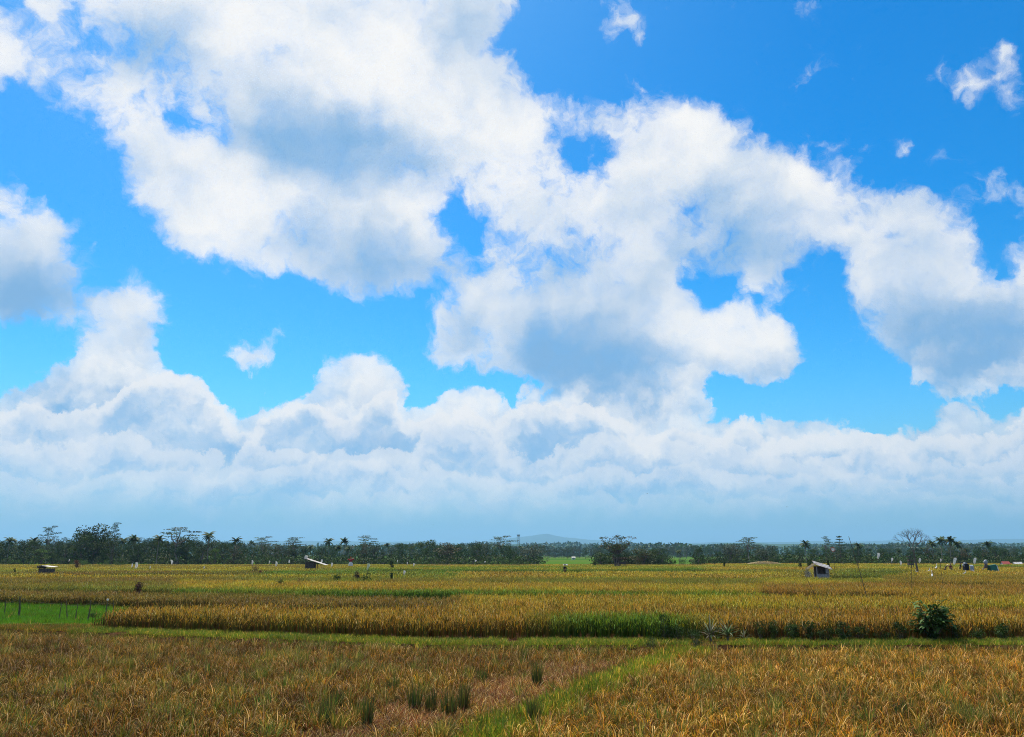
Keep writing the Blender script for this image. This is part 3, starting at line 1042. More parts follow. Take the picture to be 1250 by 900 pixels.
def field_label(i, xa, xb, ta, d):
    if i == 0:
        return 'golden ripe rice of the long field behind the grassy bank'
    side = 'across the left' if xb < 600 else ('across the right' if xa > 600 else 'across the middle')
    return '%s rice strip %s, some %d metres beyond the grassy bank' % (TONE[ta], side, round(d - 33))


for i, (nl, nr, fl, fr, xa, xb, ta, tb, hs) in enumerate(FIELDS):
    if nl is None:
        near = [(v, edge_y(v) + 2.0) for v in np.linspace(lx(42), 26, 18)]
        near = [p for p in near]
        pl = near + [tuple(lvl(xb, fr)[:2]), tuple(lvl(xa, fl)[:2])]
    else:
        pl = [tuple(lvl(xa, nl)[:2]), tuple(lvl(xb, nr)[:2]), tuple(lvl(xb, fr)[:2]), tuple(lvl(xa, fl)[:2])]
    dmin = min(p[1] for p in pl)
    farish = dmin > 88
    step = 3.3 if farish else .98
    x, y = fill(pl, step, .12 if not farish else .25, 20 + i)
    if len(x) < 2:
        continue
    n = len(x)
    t = np.clip(vnoise(x, y, 9 if farish else 4, 40 + i) * 1.5 - .25, 0, 1)
    tn = tints(n, ta, tb, t, .18, rs)
    hh = hs * (.92 + .2 * vnoise(x, y, 3, 50 + i))
    if i == 0:                               # the middle of this hedge-like front is still green
        sxx = screen_x(x, y)
        gg = np.clip(1 - np.abs(sxx - 765) / 120, 0, 1) * 1.6 * np.clip((38.2 - y) / 2.2, 0, 1)
        gg = np.clip(gg + (vnoise(x, y, 2, 77) - .5) * .7 * (gg > .02), 0, 1)[:, None]
        tn = tn * (1 - gg) + np.array((.34, .78, .28)) * gg
        fr_ = np.clip((35.4 - y - .33 * np.maximum(0, -x - 3) * 0) / 1.0, 0, 1)
    scatter('rice', 'ripe_rice_far' if farish else 'ripe_rice_mid', np.stack([x, y, np.full(n, TER)], 1), hh, tn,
            field_label(i, xa, xb, ta, dmin))

# dull green banks that part the terraces
x, y = fill([(-60, 40), (60, 40), (140, 130), (-140, 130)], 1.4, .5, 61)
nn = vnoise(x, y, 4, 21)
n = len(x)
scatter('grass', 'grass', np.stack([x, y, np.full(n, TER)], 1), 1.3 + .8 * nn, tints(n, (.5, .6, .4), (.9, .95, .6), nn, .2, rs),
        'rough grass on the low banks between the terraces')


# ------------------------------------------------------------------ trees
M_leaf = newmat('tree_leaf', rough=.6, trans=.12, attr=True, spec=.1)
M_bark = newmat('bark', (.10, .075, .055), .9, grain=(.18, .15, .12), gscale=3)
M_palebark = newmat('pale_bark', (.30, .26, .21), .9, grain=(.17, .14, .11), gscale=3)


def leaf(mb, p, s, col, up=0.0, rng=rnd):
    """a small leafy spray: two joined triangles, bent"""
    n = Vector((rng.gauss(0, 1), rng.gauss(0, 1), rng.gauss(0, 1) + up)).normalized()
    a = n.orthogonal().normalized()
    a.rotate(Matrix.Rotation(rng.uniform(0, 6.283), 3, n))
    b = n.cross(a)
    l, w = s * rng.uniform(.7, 1.3), s * rng.uniform(.35, .6)
    mb.face([p - a * l * .5, p + b * w * .5 - n * s * .06, p + a * l * .5, p - b * w * .5 - n * s * .06], col)


def clump(mb, c, r, n, size, pal, rng=rnd, up=.3):
    tone = rng.choice(pal)
    k0 = rng.uniform(.75, 1.25)
    for _ in range(n):
        d = Vector((rng.gauss(0, 1), rng.gauss(0, 1), rng.gauss(0, 1))).normalized()
        rr = rng.uniform(.45, 1.0) ** .5
        p = Vector(c) + Vector((d.x * r[0], d.y * r[1], d.z * r[2])) * rr
        k = k0 * rng.uniform(.75, 1.3)
        leaf(mb, p, size, tuple(q * k for q in tone), up, rng)


def limb(mb, a, b, r0, r1, rng=rnd, n=4, wob=.08):
    a, b = Vector(a), Vector(b)
    L_ = (b - a).length
    pts = [a.lerp(b, i / n) + (Vector((rng.uniform(-1, 1), rng.uniform(-1, 1), rng.uniform(-.4, .4))) * wob * L_ if 0 < i < n else Vector()) for i in range(n + 1)]
    mb.tube(pts, [r0 + (r1 - r0) * i / n for i in range(n + 1)], 5, caps=False)
    return pts


DK = [(.028, .062, .006), (.042, .076, .009), (.020, .046, .006), (.056, .078, .010)]
MD = [(.055, .105, .020), (.070, .115, .024), (.045, .085, .020)]
BRN = [(.12, .085, .03), (.09, .085, .03), (.06, .08, .025)]
LIT = [(.08, .15, .018), (.07, .13, .016), (.10, .15, .02)]
GRYG = [(.07, .095, .05), (.055, .08, .045), (.085, .10, .055)]


def make_broad(seed, h, w, pal, dens=1.5, trunk_h=.04, name='broadleaf_tree'):
    rng = random.Random(seed)
    t = thing(name, 'tree', 'tree', (0, 0, 0))
    tb, cb = MB(), MB()
    top = Vector((rng.uniform(-.1, .1) * w, 0, h * .75))
    limb(tb, (0, 0, -.2), top, h * .026, h * .010, rng)
    for i in range(int(15 * dens) + 4):
        a, el_ = rng.uniform(0, 6.283), rng.uniform(0, 1)
        rad = w * .5 * rng.uniform(.25, .82) * math.sqrt(1 - (max(0, el_ - .45) / .75) ** 2)
        c = Vector((rad * math.cos(a), rad * math.sin(a), h * (trunk_h + (1 - trunk_h) * (.08 + .78 * el_))))
        r = w * rng.uniform(.13, .21)
        clump(cb, c, (r, r, r * .72), int(60 + 40 * rng.random()), h * .045, pal, rng)
        if i % 2 == 0:
            limb(tb, (0, 0, c.z * rng.uniform(.4, .7)), c, h * .010, h * .003, rng, 3)
    tb.build('trunk', M_bark, t)
    cb.build('crown', M_leaf, t)
    return t


def make_umbrella(seed, h, w, pal, layers=4, name='umbrella_tree'):
    """tall forked stem, leaves held in flat level plates"""
    rng = random.Random(seed)
    t = thing(name, 'tree', 'tree', (0, 0, 0))
    tb, cb = MB(), MB()
    fork = Vector((rng.uniform(-.04, .04) * h, 0, h * .45))
    limb(tb, (0, 0, -.2), fork, h * .020, h * .014, rng)
    for i in range(layers * 3):
        a = rng.uniform(0, 6.283)
        k = i / (layers * 3 - 1)
        rad = w * .5 * rng.uniform(.1, .85)
        c = Vector((rad * math.cos(a), rad * math.sin(a) * .8, h * (.62 + .36 * k)))
        if k > .75:
            c.x *= .6; c.y *= .6
        r = w * rng.uniform(.16, .30)
        clump(cb, c, (r, r * .8, h * .022), 95, h * .035, pal, rng, 1.2)
        limb(tb, fork.lerp(Vector((0, 0, h * .8)), rng.random() * .5), c, h * .009, h * .003, rng, 4, .06)
    tb.build('trunk', M_palebark, t)
    cb.build('crown', M_leaf, t)
    return t


def make_feathery(seed, h, w):
    """wide loose crown of brownish sprays on many forked limbs"""
    rng = random.Random(seed)
    t = thing('spreading_tree', 'tree', 'tree', (0, 0, 0))
    tb, cb = MB(), MB()
    stems = []
    for i in range(4):
        b = Vector((rng.uniform(-.12, .12) * w, rng.uniform(-.08, .08) * w, h * rng.uniform(.38, .5)))
        limb(tb, (rng.uniform(-.02, .02) * h, 0, -.2), b, h * .022, h * .012, rng)
        stems.append(b)
    for i in range(54):
        s = rng.choice(stems)
        a = rng.uniform(0, 6.283)
        k = rng.random()
        rad = w * .5 * (.25 + .75 * k)
        z = h * (.52 + .42 * rng.random() + .04 * k)
        c = Vector((rad * math.cos(a), rad * math.sin(a) * .8, min(z, h * .97)))
        limb(tb, s, c, h * .009, h * .0025, rng, 4, .07)
        r = w * rng.uniform(.05, .09)
        clump(cb, c, (r, r, h * .03), 40, h * .030, BRN + MD, rng, .8)
    for i in range(26):
        c = Vector((rng.uniform(-.26, .26) * w, rng.uniform(-.2, .2) * w, h * rng.uniform(.36, .72)))
        clump(cb, c, (w * .10, w * .1, h * .05), 46, h * .03, BRN + MD, rng)
    tb.build('trunk', M_bark, t)
    cb.build('crown', M_leaf, t)
    return t


def make_palm(seed, h, pal=DK, nf=24, fl=.29):
    rng = random.Random(seed)
    t = thing('coconut_palm', 'palm', 'palm tree', (0, 0, 0))
    tb = MB()
    lean = rng.uniform(-.08, .08) * h
    pts = [Vector((lean * (i / 6) ** 1.6, 0, h * .84 * i / 6 - .2)) for i in range(7)]
    tb.tube(pts, [.20, .17, .15, .14, .13, .12, .12], 6)
    tb.build('trunk', M_palebark, t)
    top = pts[-1]
    cb = MB()
    for i in range(nf):
        a = i * 2.4 + rng.uniform(-.3, .3)
        ang = math.radians(rng.uniform(5, 105))     # from upright to hanging
        L_ = h * fl * rng.uniform(.8, 1.1)
        p = Vector(top)
        d = Vector((math.cos(a), math.sin(a), 0))
        side = Vector((-math.sin(a), math.cos(a), 0))
        k = rng.uniform(.7, 1.35)
        col = tuple(q * k for q in rng.choice(pal + ([BRN[1]] if rng.random() < .2 else [])))
        n = 7
        prev = None
        for j in range(n + 1):
            f = j / n
            wd = L_ * .17 * math.sin(math.pi * min(1, f * .85 + .13))
            droop = Vector((0, 0, -wd * .55))
            cur = (p + side * wd + droop, p, p - side * wd + droop)
            if prev and j > 0:
                if j % 2 or True:
                    q = .28
                    a0, a1 = prev[0].lerp(cur[0], q), cur[0]
                    b0, b1 = prev[2].lerp(cur[2], q), cur[2]
                    cb.face([prev[1], a0, a1, cur[1]], col)
                    cb.face([prev[1], cur[1], b1, b0], col)
            prev = cur
            p = p + (d * math.sin(ang) + Vector((0, 0, math.cos(ang)))) * (L_ / n)
            ang += math.radians(13)
    cb.build('fronds', M_leaf, t)
    nb = MB()
    for k in range(6):
        a = k * 1.05
        nb.blob(top + Vector((math.cos(a) * .22, math.sin(a) * .22, -.25)), (.13, .13, .16), rng, 6, 4, .05, (.10, .13, .03))
    nb.build('coconuts', M_leaf, t)
    return t


def make_layered(seed, h, w):
    """upright tree whose level boughs sit one above the other"""
    rng = random.Random(seed)
    t = thing('layered_tree', 'tree', 'tree', (0, 0, 0))
    tb, cb = MB(), MB()
    limb(tb, (0, 0, -.2), (0, 0, h * .96), h * .02, h * .004, rng, 5, .01)
    for i in range(8):
        k = i / 7
        z = h * (.30 + .66 * k)
        rad = w * .5 * (1 - .72 * k) * rng.uniform(.85, 1.1)
        for j in range(5):
            a = j * 1.257 + i
            c = Vector((rad * .62 * math.cos(a), rad * .62 * math.sin(a), z + rng.uniform(-.01, .01) * h))
            clump(cb, c, (rad * .42, rad * .42, h * .018), 34, h * .03, DK + MD, rng, 1.0)
            limb(tb, (0, 0, z - h * .03), c, h * .005, h * .002, rng, 2)
    tb.build('trunk', M_bark, t)
    cb.build('crown', M_leaf, t)
    return t


def make_shrub(seed, h, w, pal, name='bush', cat='bush', size=.075):
    rng = random.Random(seed)
    t = thing(name, 'bush', cat, (0, 0, 0))
    sb, cb = MB(), MB()
    for i in range(11):
        a = rng.uniform(0, 6.283)
        c = Vector((w * .5 * rng.uniform(.1, .7) * math.cos(a), w * .5 * rng.uniform(.1, .7) * math.sin(a), h * rng.uniform(.25, .8)))
        clump(cb, c, (w * .2, w * .2, h * .2), 46, h * size, pal, rng)
        limb(sb, (0, 0, -.05), c, h * .015, h * .006, rng, 2)
    sb.build('stems', M_bark, t)
    cb.build('foliage', M_leaf, t)
    return t


def make_banana(seed, h, pal=LIT):
    rng = random.Random(seed)
    t = thing('banana_plant', 'banana', 'banana plant', (0, 0, 0))
    sb, cb = MB(), MB()
    for s in range(3):
        bx, by = rng.uniform(-.3, .3) * h, rng.uniform(-.3, .3) * h
        hs = h * rng.uniform(.45, .62)
        sb = MB()
        sb.tube([(bx, by, -.1), (bx, by, hs)], [h * .035, h * .022], 6)
        sb.build('stem', M_bark, t)
        for i in range(7):
            a = rng.uniform(0, 6.283)
            d, side = Vector((math.cos(a), math.sin(a), 0)), Vector((-math.sin(a), math.cos(a), 0))
            ang, p, prev = math.radians(rng.uniform(8, 50)), Vector((bx, by, hs)), None
            k = rng.uniform(.75, 1.3)
            col = tuple(q * k for q in rng.choice(pal))
            L_ = h * rng.uniform(.42, .6)
            for j in range(6):
                wd = L_ * .13 * math.sin(math.pi * min(1, j / 5 * .9 + .1))
                cur = (p + side * wd, p - Vector((0, 0, wd * .3)), p - side * wd)
                if prev:
                    cb.face([prev[0], prev[1], cur[1], cur[0]], col)
                    cb.face([prev[1], prev[2], cur[2], cur[1]], col)
                prev = cur
                p = p + (d * math.sin(ang) + Vector((0, 0, math.cos(ang)))) * (L_ / 5)
                ang += math.radians(20)
    cb.build('leaves', M_leaf, t)
    return t


KINDS = {
    'broad': [make_broad(100 + i, 10.0, 8.5, DK if i % 3 else DK + MD) for i in range(5)],
    'green': [make_broad(120 + i, 10.0, 8.0, MD + DK[:1]) for i in range(3)],
    'brown': [make_broad(130 + i, 10.0, 7.5, BRN + DK) for i in range(2)],
    'grey': [make_broad(140 + i, 10.0, 9.0, GRYG) for i in range(2)],
    'dome': [make_broad(150, 14.0, 13.0, DK, 3.2, .05)],
    'umbrella': [make_umbrella(160 + i, 12.0, 10.0, MD + GRYG, 4) for i in range(3)],
    'palm': [make_palm(170 + i, 11.0, DK + MD[2:], 26) for i in range(4)],
    'layered': [make_layered(180, 11.0, 6.5)],
    'lime': [make_broad(190, 6.0, 4.5, LIT, 1.0, .2)],
    'banana': [make_banana(200 + i, 4.0, MD) for i in range(3)],
    'low': [make_shrub(210 + i, 3.0, 4.5, DK + MD, 'bush', 'bush', .09) for i in range(3)],
    'lowlime': [make_shrub(215 + i, 3.0, 4.5, LIT + MD, 'bush', 'bush', .09) for i in range(2)],
}
BASE_H = {'broad': 10, 'green': 10, 'brown': 10, 'grey': 10, 'dome': 14, 'umbrella': 12, 'palm': 11, 'layered': 11, 'lime': 6, 'banana': 4, 'low': 3, 'lowlime': 3}
BASE_W = {'broad': 8.5, 'green': 8, 'brown': 7.5, 'grey': 9, 'dome': 13, 'umbrella': 10, 'palm': 6.5, 'layered': 6.5, 'lime': 4.5, 'banana': 3.6, 'low': 4.5, 'lowlime': 4.5}
used = set()
_cyc = {}


def plant(kind, x, ytop, dist, label, group=None, wpx=None):
    """a tree whose top reaches row ytop of the photograph when it stands dist metres off"""
    top = at(x, ytop, dist)
    h = max(.8, top.z - TER)
    i = _cyc.get(kind, 0)
    _cyc[kind] = i + 1
    src = KINDS[kind][i % len(KINDS[kind])]
    s = h / BASE_H[kind] / 1.0
    sw = s
    if wpx:
        sw = wpx * dist / F_PX / BASE_W[kind]
    sc_ = (sw, sw, s)
    rz = rnd.uniform(0, 6.283) if kind not in ('umbrella',) else rnd.uniform(-.3, .3)
    loc = (top.x, dist, TER)
    if src.name not in used:
        used.add(src.name)
        src.location, src.rotation_euler, src.scale = loc, (0, 0, rz), sc_
        src['label'] = label
        if group: src['group'] = group
        elif 'group' in src: del src['group']
        KIDS[src.name] = list(src.children)
        # make_* gave the tree only its kind: this is the individual
        return src
    return copy_tree(src, loc, rz, sc_, label, group)


# copies need the child lists before anything is looked up
bpy.context.view_layer.update()
for lst in KINDS.values():
    for t in lst:
        KIDS[t.name] = [c for c in t.children]

NOTABLE = [
    ('umbrella', 62, 642, 272, 'thin layered tree rising above the dark treeline over the low white-roofed hut', 22),
    ('dome', 118, 638, 268, 'large dark domed tree, the bulkiest crown in the left treeline', 52),
    ('umbrella', 142, 638, 285, 'tufted pale-stemmed crown poking up just right of the large domed tree', 17),
    ('umbrella', 219, 644, 262, 'flat-topped umbrella tree with long level plates of leaves on the left skyline', 54),
    ('palm', 256, 648, 255, 'tall coconut palm right of the flat-topped umbrella tree', None),
    ('lime', 264, 668, 246, 'small bright lime-green round tree at the foot of the left treeline', 16),
    ('lime', 52, 669, 250, 'yellow-green leafy tree behind the low white-roofed hut at left', 26),
    ('palm', 166, 652, 262, 'coconut palm between the large domed tree and the flat-topped tree', None),
    ('palm', 194, 652, 258, 'coconut palm left of the long flat-topped umbrella tree', None),
    ('palm', 288, 655, 270, 'coconut palm at the right end of the tall left treeline', None),
    ('palm', 12, 655, 262, 'coconut palm nearest the left edge of the photograph', None),
    ('palm', 40, 655, 270, 'coconut palm left of the thin layered tree at far left', None),
    ('umbrella', 322, 655, 300, 'spreading layered tree above the first white rag scarers', 30),
    ('umbrella', 360, 656, 300, 'layered green tree just left above the slanted white roof', 34),
    ('umbrella', 446, 654, 300, 'tall layered tree above the red and white scarecrow', 30),
    ('palm', 402, 656, 300, 'dark palm standing above the slanted white roof hut', None),
    ('palm', 421, 656, 305, 'palm between the slanted white roof and the red and white scarecrow', None),
    ('broad', 522, 657, 330, 'dark round tree over the pale green field in the middle distance', 30),
    ('brown', 548, 660, 290, 'brownish layered tree in the centre of the treeline', 44),
    ('grey', 585, 659, 320, 'grey-green crown left of the wispy tree by the radio mast', 30),
    ('umbrella', 613, 654, 290, 'wispy flat-topped tree just left of the distant radio mast', 34),
    ('grey', 650, 664, 290, 'wide grey-green tree at the right end of the middle treeline', 50),
    ('brown', 786, 666, 232, 'dark brownish tree right behind the spreading tree with the hut', 34),
    ('broad', 804, 667, 240, 'dark tree at the right end of the clump behind the spreading tree', 24),
    ('green', 732, 672, 222, 'low bushy tree left of the spreading tree with the hut', 26),
    ('broad', 852, 666, 236, 'small dark round tree with a bare trunk standing alone', 15),
    ('palm', 829, 671, 245, 'short dark palm left of the small round lone tree', None),
    ('umbrella', 912, 656, 262, 'flat umbrella tree topping the right-centre treeline', 36),
    ('grey', 892, 663, 268, 'grey-green tree joined to the left side of the flat umbrella tree', 34),
    ('grey', 934, 665, 270, 'grey-green tree joined to the right side of the flat umbrella tree', 34),
    ('palm', 982, 659, 262, 'dark palm up left of the plank hut on the right', None),
    ('umbrella', 1007, 655, 268, 'dark tufted tree straight above the plank hut', 15),
    ('layered', 1024, 654, 264, 'pointed tree with level boughs just right above the plank hut', 24),
    ('palm', 1047, 662, 290, 'palm between the pointed layered tree and the bare tree', None),
    ('palm', 1137, 659, 275, 'leftmost of the tall palms right of the bare tree', None),
    ('palm', 1147, 654, 270, 'tallest dark palm right of the bare tree', None),
    ('palm', 1157, 654, 268, 'tall palm second from the tallest one, right of the bare tree', None),
    ('palm', 1168, 660, 272, 'lower palm at the right of the tall palm group', None),
    ('palm', 1204, 660, 290, 'single palm above the red-roofed house', None),
    ('brown', 1172, 668, 262, 'yellowish brown tree below the tall palm group', 22),
]
for kind, x, yt, dist, lab, wpx in NOTABLE:
    plant(kind, x, yt, dist, lab, None, wpx)

SKY_X = [-90, 0, 50, 90, 105, 130, 165, 240, 300, 330, 400, 470, 560, 600, 640, 655, 662, 725, 735, 815, 830, 870, 885, 950, 965, 1000, 1050, 1120, 1180, 1250, 1340]
SKY_Y = [656, 657, 655, 652, 646, 648, 654, 655, 659, 660, 662, 662, 661, 662, 665, 667, 674, 680, 672, 668, 680, 676, 668, 667, 671, 666, 667, 665, 663, 665, 666]
ZONES = [(70, 'at the far left edge'), (170, 'around the large domed tree'), (245, 'under the flat-topped tree'), (330, 'right of the flat-topped tree'),
         (430, 'behind the slanted white roof'), (540, 'right of the red scarecrow'), (665, 'left of the radio mast'),
         (820, 'beside the spreading tree'), (960, 'around the right umbrella tree'), (1090, 'behind the plank hut'), (1180, 'right behind the bare tree'),
         (2000, 'at the right edge')]


def zone(x):
    for k, s in ZONES:
        if x < k:
            return s


LOOK = {'broad': 'dark leafy tree', 'green': 'mid-green tree', 'brown': 'brownish tree', 'grey': 'grey-green tree', 'palm': 'coconut palm', 'umbrella': 'layered flat-topped tree',
        'banana': 'banana plant', 'low': 'dark low bush', 'lowlime': 'bright low bush'}
FAMS = {}
ORD = ['leftmost', 'second from left', 'third from left', 'fourth from left', 'fifth from left', 'sixth from left', 'seventh from left', 'eighth from left']
PLUR = {'dark leafy tree': 'dark leafy trees', 'coconut palm': 'coconut palms', 'banana plant': 'banana plants', 'dark low bush': 'dark low bushes', 'bright low bush': 'bright low bushes'}


def fam(kind, x, yt, d, adj, where, zn=None, wpx=None):
    """one of several like trees: its label is settled when all of them stand"""
    lk = (adj + ' ' if adj else '') + LOOK[kind]
    o = plant(kind, x, yt, d, lk, None, wpx)
    FAMS.setdefault((lk, where, zn if zn is not None else zone(x)), []).append((x, o))
    return o


rs = random.Random(77)
x = -75.0
while x < 1320:
    yt = float(np.interp(x, SKY_X, SKY_Y))
    if not (662 < x < 722 or 812 < x < 872):
        tall = x < 300
        kind = rs.choices(['broad', 'green', 'brown', 'grey', 'palm', 'umbrella'], [5, 2, 1.6, .8, 1.0, .3] if x < 430 else ([2.2, 5, 1.6, 1.6, .8, .5] if x < 960 else [4, 3, 1.4, 1, 1.6, .3]))[0]
        d = rs.uniform(250, 300) if tall else rs.uniform(275, 340)
        if 722 < x < 812: d = rs.uniform(235, 250)
        fam(kind, x, yt + rs.uniform(-.5, 7), d, '', 'packed')
    x += rs.uniform(8.5, 14)
# second rank, farther and bluer
x = -70.0
while x < 1320:
    yt = float(np.interp(x, SKY_X, SKY_Y)) + (0 if x < 640 else 1.5)
    if not (664 < x < 730 or 812 < x < 884):
        kind = rs.choices(['broad', 'green', 'grey', 'palm'], [4, 2, 2, 1.5])[0]
        fam(kind, x, min(668, yt + rs.uniform(0, 3.5)), rs.uniform(400, 480), 'hazy', 'farther back')
    x += rs.uniform(13, 19)
# bushes and bananas at the foot of the trees
x = -60.0
while x < 1310:
    if not (664 < x < 728):
        p = .75 if 440 < x < 960 else .2
        kind = rs.choices(['low', 'lowlime', 'banana'], [1.4, .5, p])[0]
        fam(kind, x, rs.uniform(679.5, 684.5), rs.uniform(232, 262), '', 'low down')
    x += rs.uniform(9, 17)
for x, y, lab in ((104, 683, 'leftmost of the three bright bushes in front of the domed tree'), (129, 683, 'widest of the three bright bushes in front of the domed tree'),
                  (146, 684, 'rightmost of the three bright bushes in front of the domed tree')):
    plant('lowlime', x, y, 212, lab, None, 15)
# mid-distance trees seen through the openings
for x0, x1, g in ((655, 740, 'left'), (806, 890, 'right')):
    x = x0
    while x < x1:
        kind = rs.choice(['grey', 'green', 'grey'])
        fam(kind, x, rs.uniform(665, 668), rs.uniform(640, 760), 'distant', 'across the field', '%s of the big tree' % g)
        x += rs.uniform(6, 9)
for (lk, where, zn), lst in FAMS.items():
    lst.sort(key=lambda q: q[0])
    n = len(lst)
    for i, (x, o) in enumerate(lst):
        o['label'] = '%s %s %s' % (lk, where, zn) if n == 1 else '%s of the %s %s %s' % (
            ORD[min(i, 7)] if i < n - 1 or n > 8 else 'rightmost', lk.replace(' bush', ' bushes').replace(' tree', ' trees').replace(' palm', ' palms').replace(' plant', ' plants'), where, zn)
        if n > 1:
            o['group'] = ('%ss %s %s' % (lk, where, zn)).replace('bushs', 'bushes')
for lst in KINDS.values():                       # shapes that found no place are dropped
    for t in lst:
        if t.name not in used:
            for c in list(t.children):
                bpy.data.objects.remove(c)
            bpy.data.objects.remove(t)

t = make_feathery(300, 9.6, 9.6)
p = gp(752, 690.5, TER)
dist = 190.0
top = at(752, 652, dist)
t.location = (top.x, dist, TER)
t.scale = (44 * dist / F_PX / 9.6,) * 2 + ((top.z - TER) / 9.6,)
t['label'] = 'spreading tree with a loose brownish crown above the dark open hut'

# bare tree at the right
BD = 128.0
t = thing('bare_tree', 'leafless grey tree with forking branches standing in the rice at right', 'tree', (at(1117, 680, BD).x, BD, TER))
H_ = at(1117, 642, BD).z - TER
tb, bb = MB(), MB()
rb = random.Random(5)
k = H_ * .46
tb.tube([(.25, 0, -.1), (.1, 0, k * .4), (-.05, .05, k * .8), (-.15, 0, k)], [.17, .14, .12, .11], 7)


def fork(p, d, r, L_, depth):
    q = p + d * L_
    mid = p.lerp(q, .5) + Vector((rb.uniform(-1, 1), rb.uniform(-1, 1), 0)) * L_ * .05
    bb.tube([p, mid, q], [r, r * .85, r * .7], 5, caps=False)
    if depth == 0:
        return
    for sgn in (-1, 1, rb.choice((-1, 1)))[:3 if depth > 1 else 2]:
        a = sgn * rb.uniform(.28, .62)
        dd = Vector((d.x * math.cos(a) - d.z * math.sin(a), d.y * .6 + rb.uniform(-.35, .35), d.z * math.cos(a) + d.x * math.sin(a)))
        dd.z = max(dd.z, .12) + .08
        fork(q, dd.normalized(), r * .62, L_ * rb.uniform(.68, .88), depth - 1)


for ax in (-.46, .08, .42):
    fork(Vector((-.15, 0, k)), Vector((ax, rb.uniform(-.2, .2), 1)).normalized(), .075, H_ * .155, 4)
tb.build('trunk', M_bark, t)
bb.build('branches', M_bark, t)

# ---- the tangle of undergrowth below the treeline
mb = MB()
ru = random.Random(31)
for i in range(3000):
    x = ru.uniform(-90, 1340)
    if 660 < x < 728 or 818 < x < 846:
        continue
    d = ru.uniform(258, 300) if not 722 < x < 818 else ru.uniform(236, 250)
    b = at(x, 689, d)
    hh = ru.uniform(1.5, 4.6) * (1.25 if x < 330 else .9)
    c = Vector((b.x, d, TER + hh * .45))
    clump(mb, c, (hh * .8, hh * .7, hh * .6), 15, .75, DK + DK + BRN[1:], ru)
tag(mb.build('undergrowth', M_leaf), 'dark tangled undergrowth filling the foot of the treeline', None, None, 'stuff')

# ---- woodland far off, too far to tell tree from tree
def woodland(name, label, dist, depth, xa, xb, ytop, n, pal, size):
    mb = MB()
    rr = random.Random(int(dist))
    for i in range(n):
        x = rr.uniform(xa, xb)
        d = dist + rr.uniform(0, depth)
        yt = ytop(x) + rr.uniform(-.6, 1.8)
        topz = at(x, yt, d).z
        h = max(4, topz - TER)
        px = at(x, yt, d).x
        r = h * rr.uniform(.5, .9)
        tone = rr.choice(pal)
        for q in range(26):
            a, b = rr.uniform(0, 6.283), rr.uniform(-1, 1)
            pr = Vector((px + math.cos(a) * r * math.sqrt(1 - b * b), d + math.sin(a) * r * .6, TER + h * .52 + b * h * .46))
            kq = rr.uniform(.75, 1.3)
            leaf(mb, pr, h * size, tuple(c * kq for c in tone), .4, rr)
    tag(mb.build(name, M_leaf), label, None, None, 'stuff')


woodland('woodland', 'hazy blue-green far woodland along the whole horizon', 1000, 420, -120, 1380, lambda x: 665.0 + 1.4 * math.sin(x * .021) + .8 * math.sin(x * .083), 620, DK + MD + GRYG, .34)
woodland('woodland', 'palest band of forest at the foot of the mountains', 2300, 900, -140, 1400, lambda x: 663.8 + 1.2 * math.sin(x * .013 + 2) + .7 * math.sin(x * .061), 560, DK + MD, .34)

# ---- hills and mountains
M_hill = newmat('hill', (.035, .07, .025), 1.0, grain=(.05, .085, .03), gscale=.004, spec=0)


def ridge(name, label, dist, depth, prof, xa, xb, seed):
    mb = MB()
    rows = []
    nx = 150
    rr = np.random.RandomState(seed)
    ph = rr.rand(8) * 6.28
    for j in range(9):
        f = j / 8
        row = []
        for i in range(nx + 1):
            x = xa + (xb - xa) * i / nx
            env = math.sin(math.pi * f) ** .8
            rough_ = sum(math.sin(x * .018 * (1.7 ** k) + ph[k] + f * 3 * (k % 3)) / (1.6 ** k) for k in range(7))
            yt = prof(x) - rough_ * .9 * min(1, max(0, 676 - prof(x)) / 10)
            z = max(0.0, at(x, yt, dist + depth * .5).z)
            px = at(x, 677, dist + depth * f).x
            row.append((px, dist + depth * f, TER - 1 + z * env))
        rows.append(row)
    mb.grid(rows)
    tag(mb.build(name, M_hill, smooth=True), label, None, None, 'structure')


ridge('hills', 'low blue hills along the horizon', 4200, 1400, lambda x: float(np.interp(x, [-150, 300, 560, 700, 900, 1000, 1150, 1400], [668, 667, 666, 664.5, 664.5, 664, 663, 664])), -160, 1410, 3)
ridge('mountains', 'faint blue mountains left of the spreading tree', 13000, 2600,
      lambda x: float(np.interp(x, [-150, 120, 300, 480, 560, 600, 630, 645, 668, 685, 720, 780, 900, 1000, 1120, 1250, 1400], [664, 661, 660, 662, 663, 659, 655, 654, 651, 655, 660, 664, 662, 660, 661, 657, 660])), -180, 1430, 9)


# ------------------------------------------------------------------ huts, people, birds and the like
M_zinc = newmat('zinc_sheet', (.70, .69, .66), .5, grain=(.36, .27, .20), gscale=1.6, spec=.4)
M_oldwood = newmat('old_wood', (.13, .105, .08), .9, grain=(.07, .055, .045), gscale=4)
M_greywood = newmat('grey_planks', (.34, .33, .31), .85, grain=(.22, .21, .20), gscale=4)
M_dark = newmat('dark_cloth', (.02, .02, .022), .9)
M_thatch = newmat('thatch', (.16, .13, .08), .95, grain=(.08, .07, .04), gscale=6)
M_white = newmat('white_plastic', (.70, .69, .64), .5, trans=.3)
M_whitepaint = newmat('white_wall', (.78, .77, .74), .8, grain=(.66, .65, .62), gscale=1.2)
M_bamboo = newmat('bamboo', (.12, .10, .06), .7, grain=(.07, .06, .035), gscale=6)
M_skin = newmat('skin', (.26, .14, .085), .6)
M_redrag = newmat('red_cloth', (.42, .03, .02), .8, trans=.2)
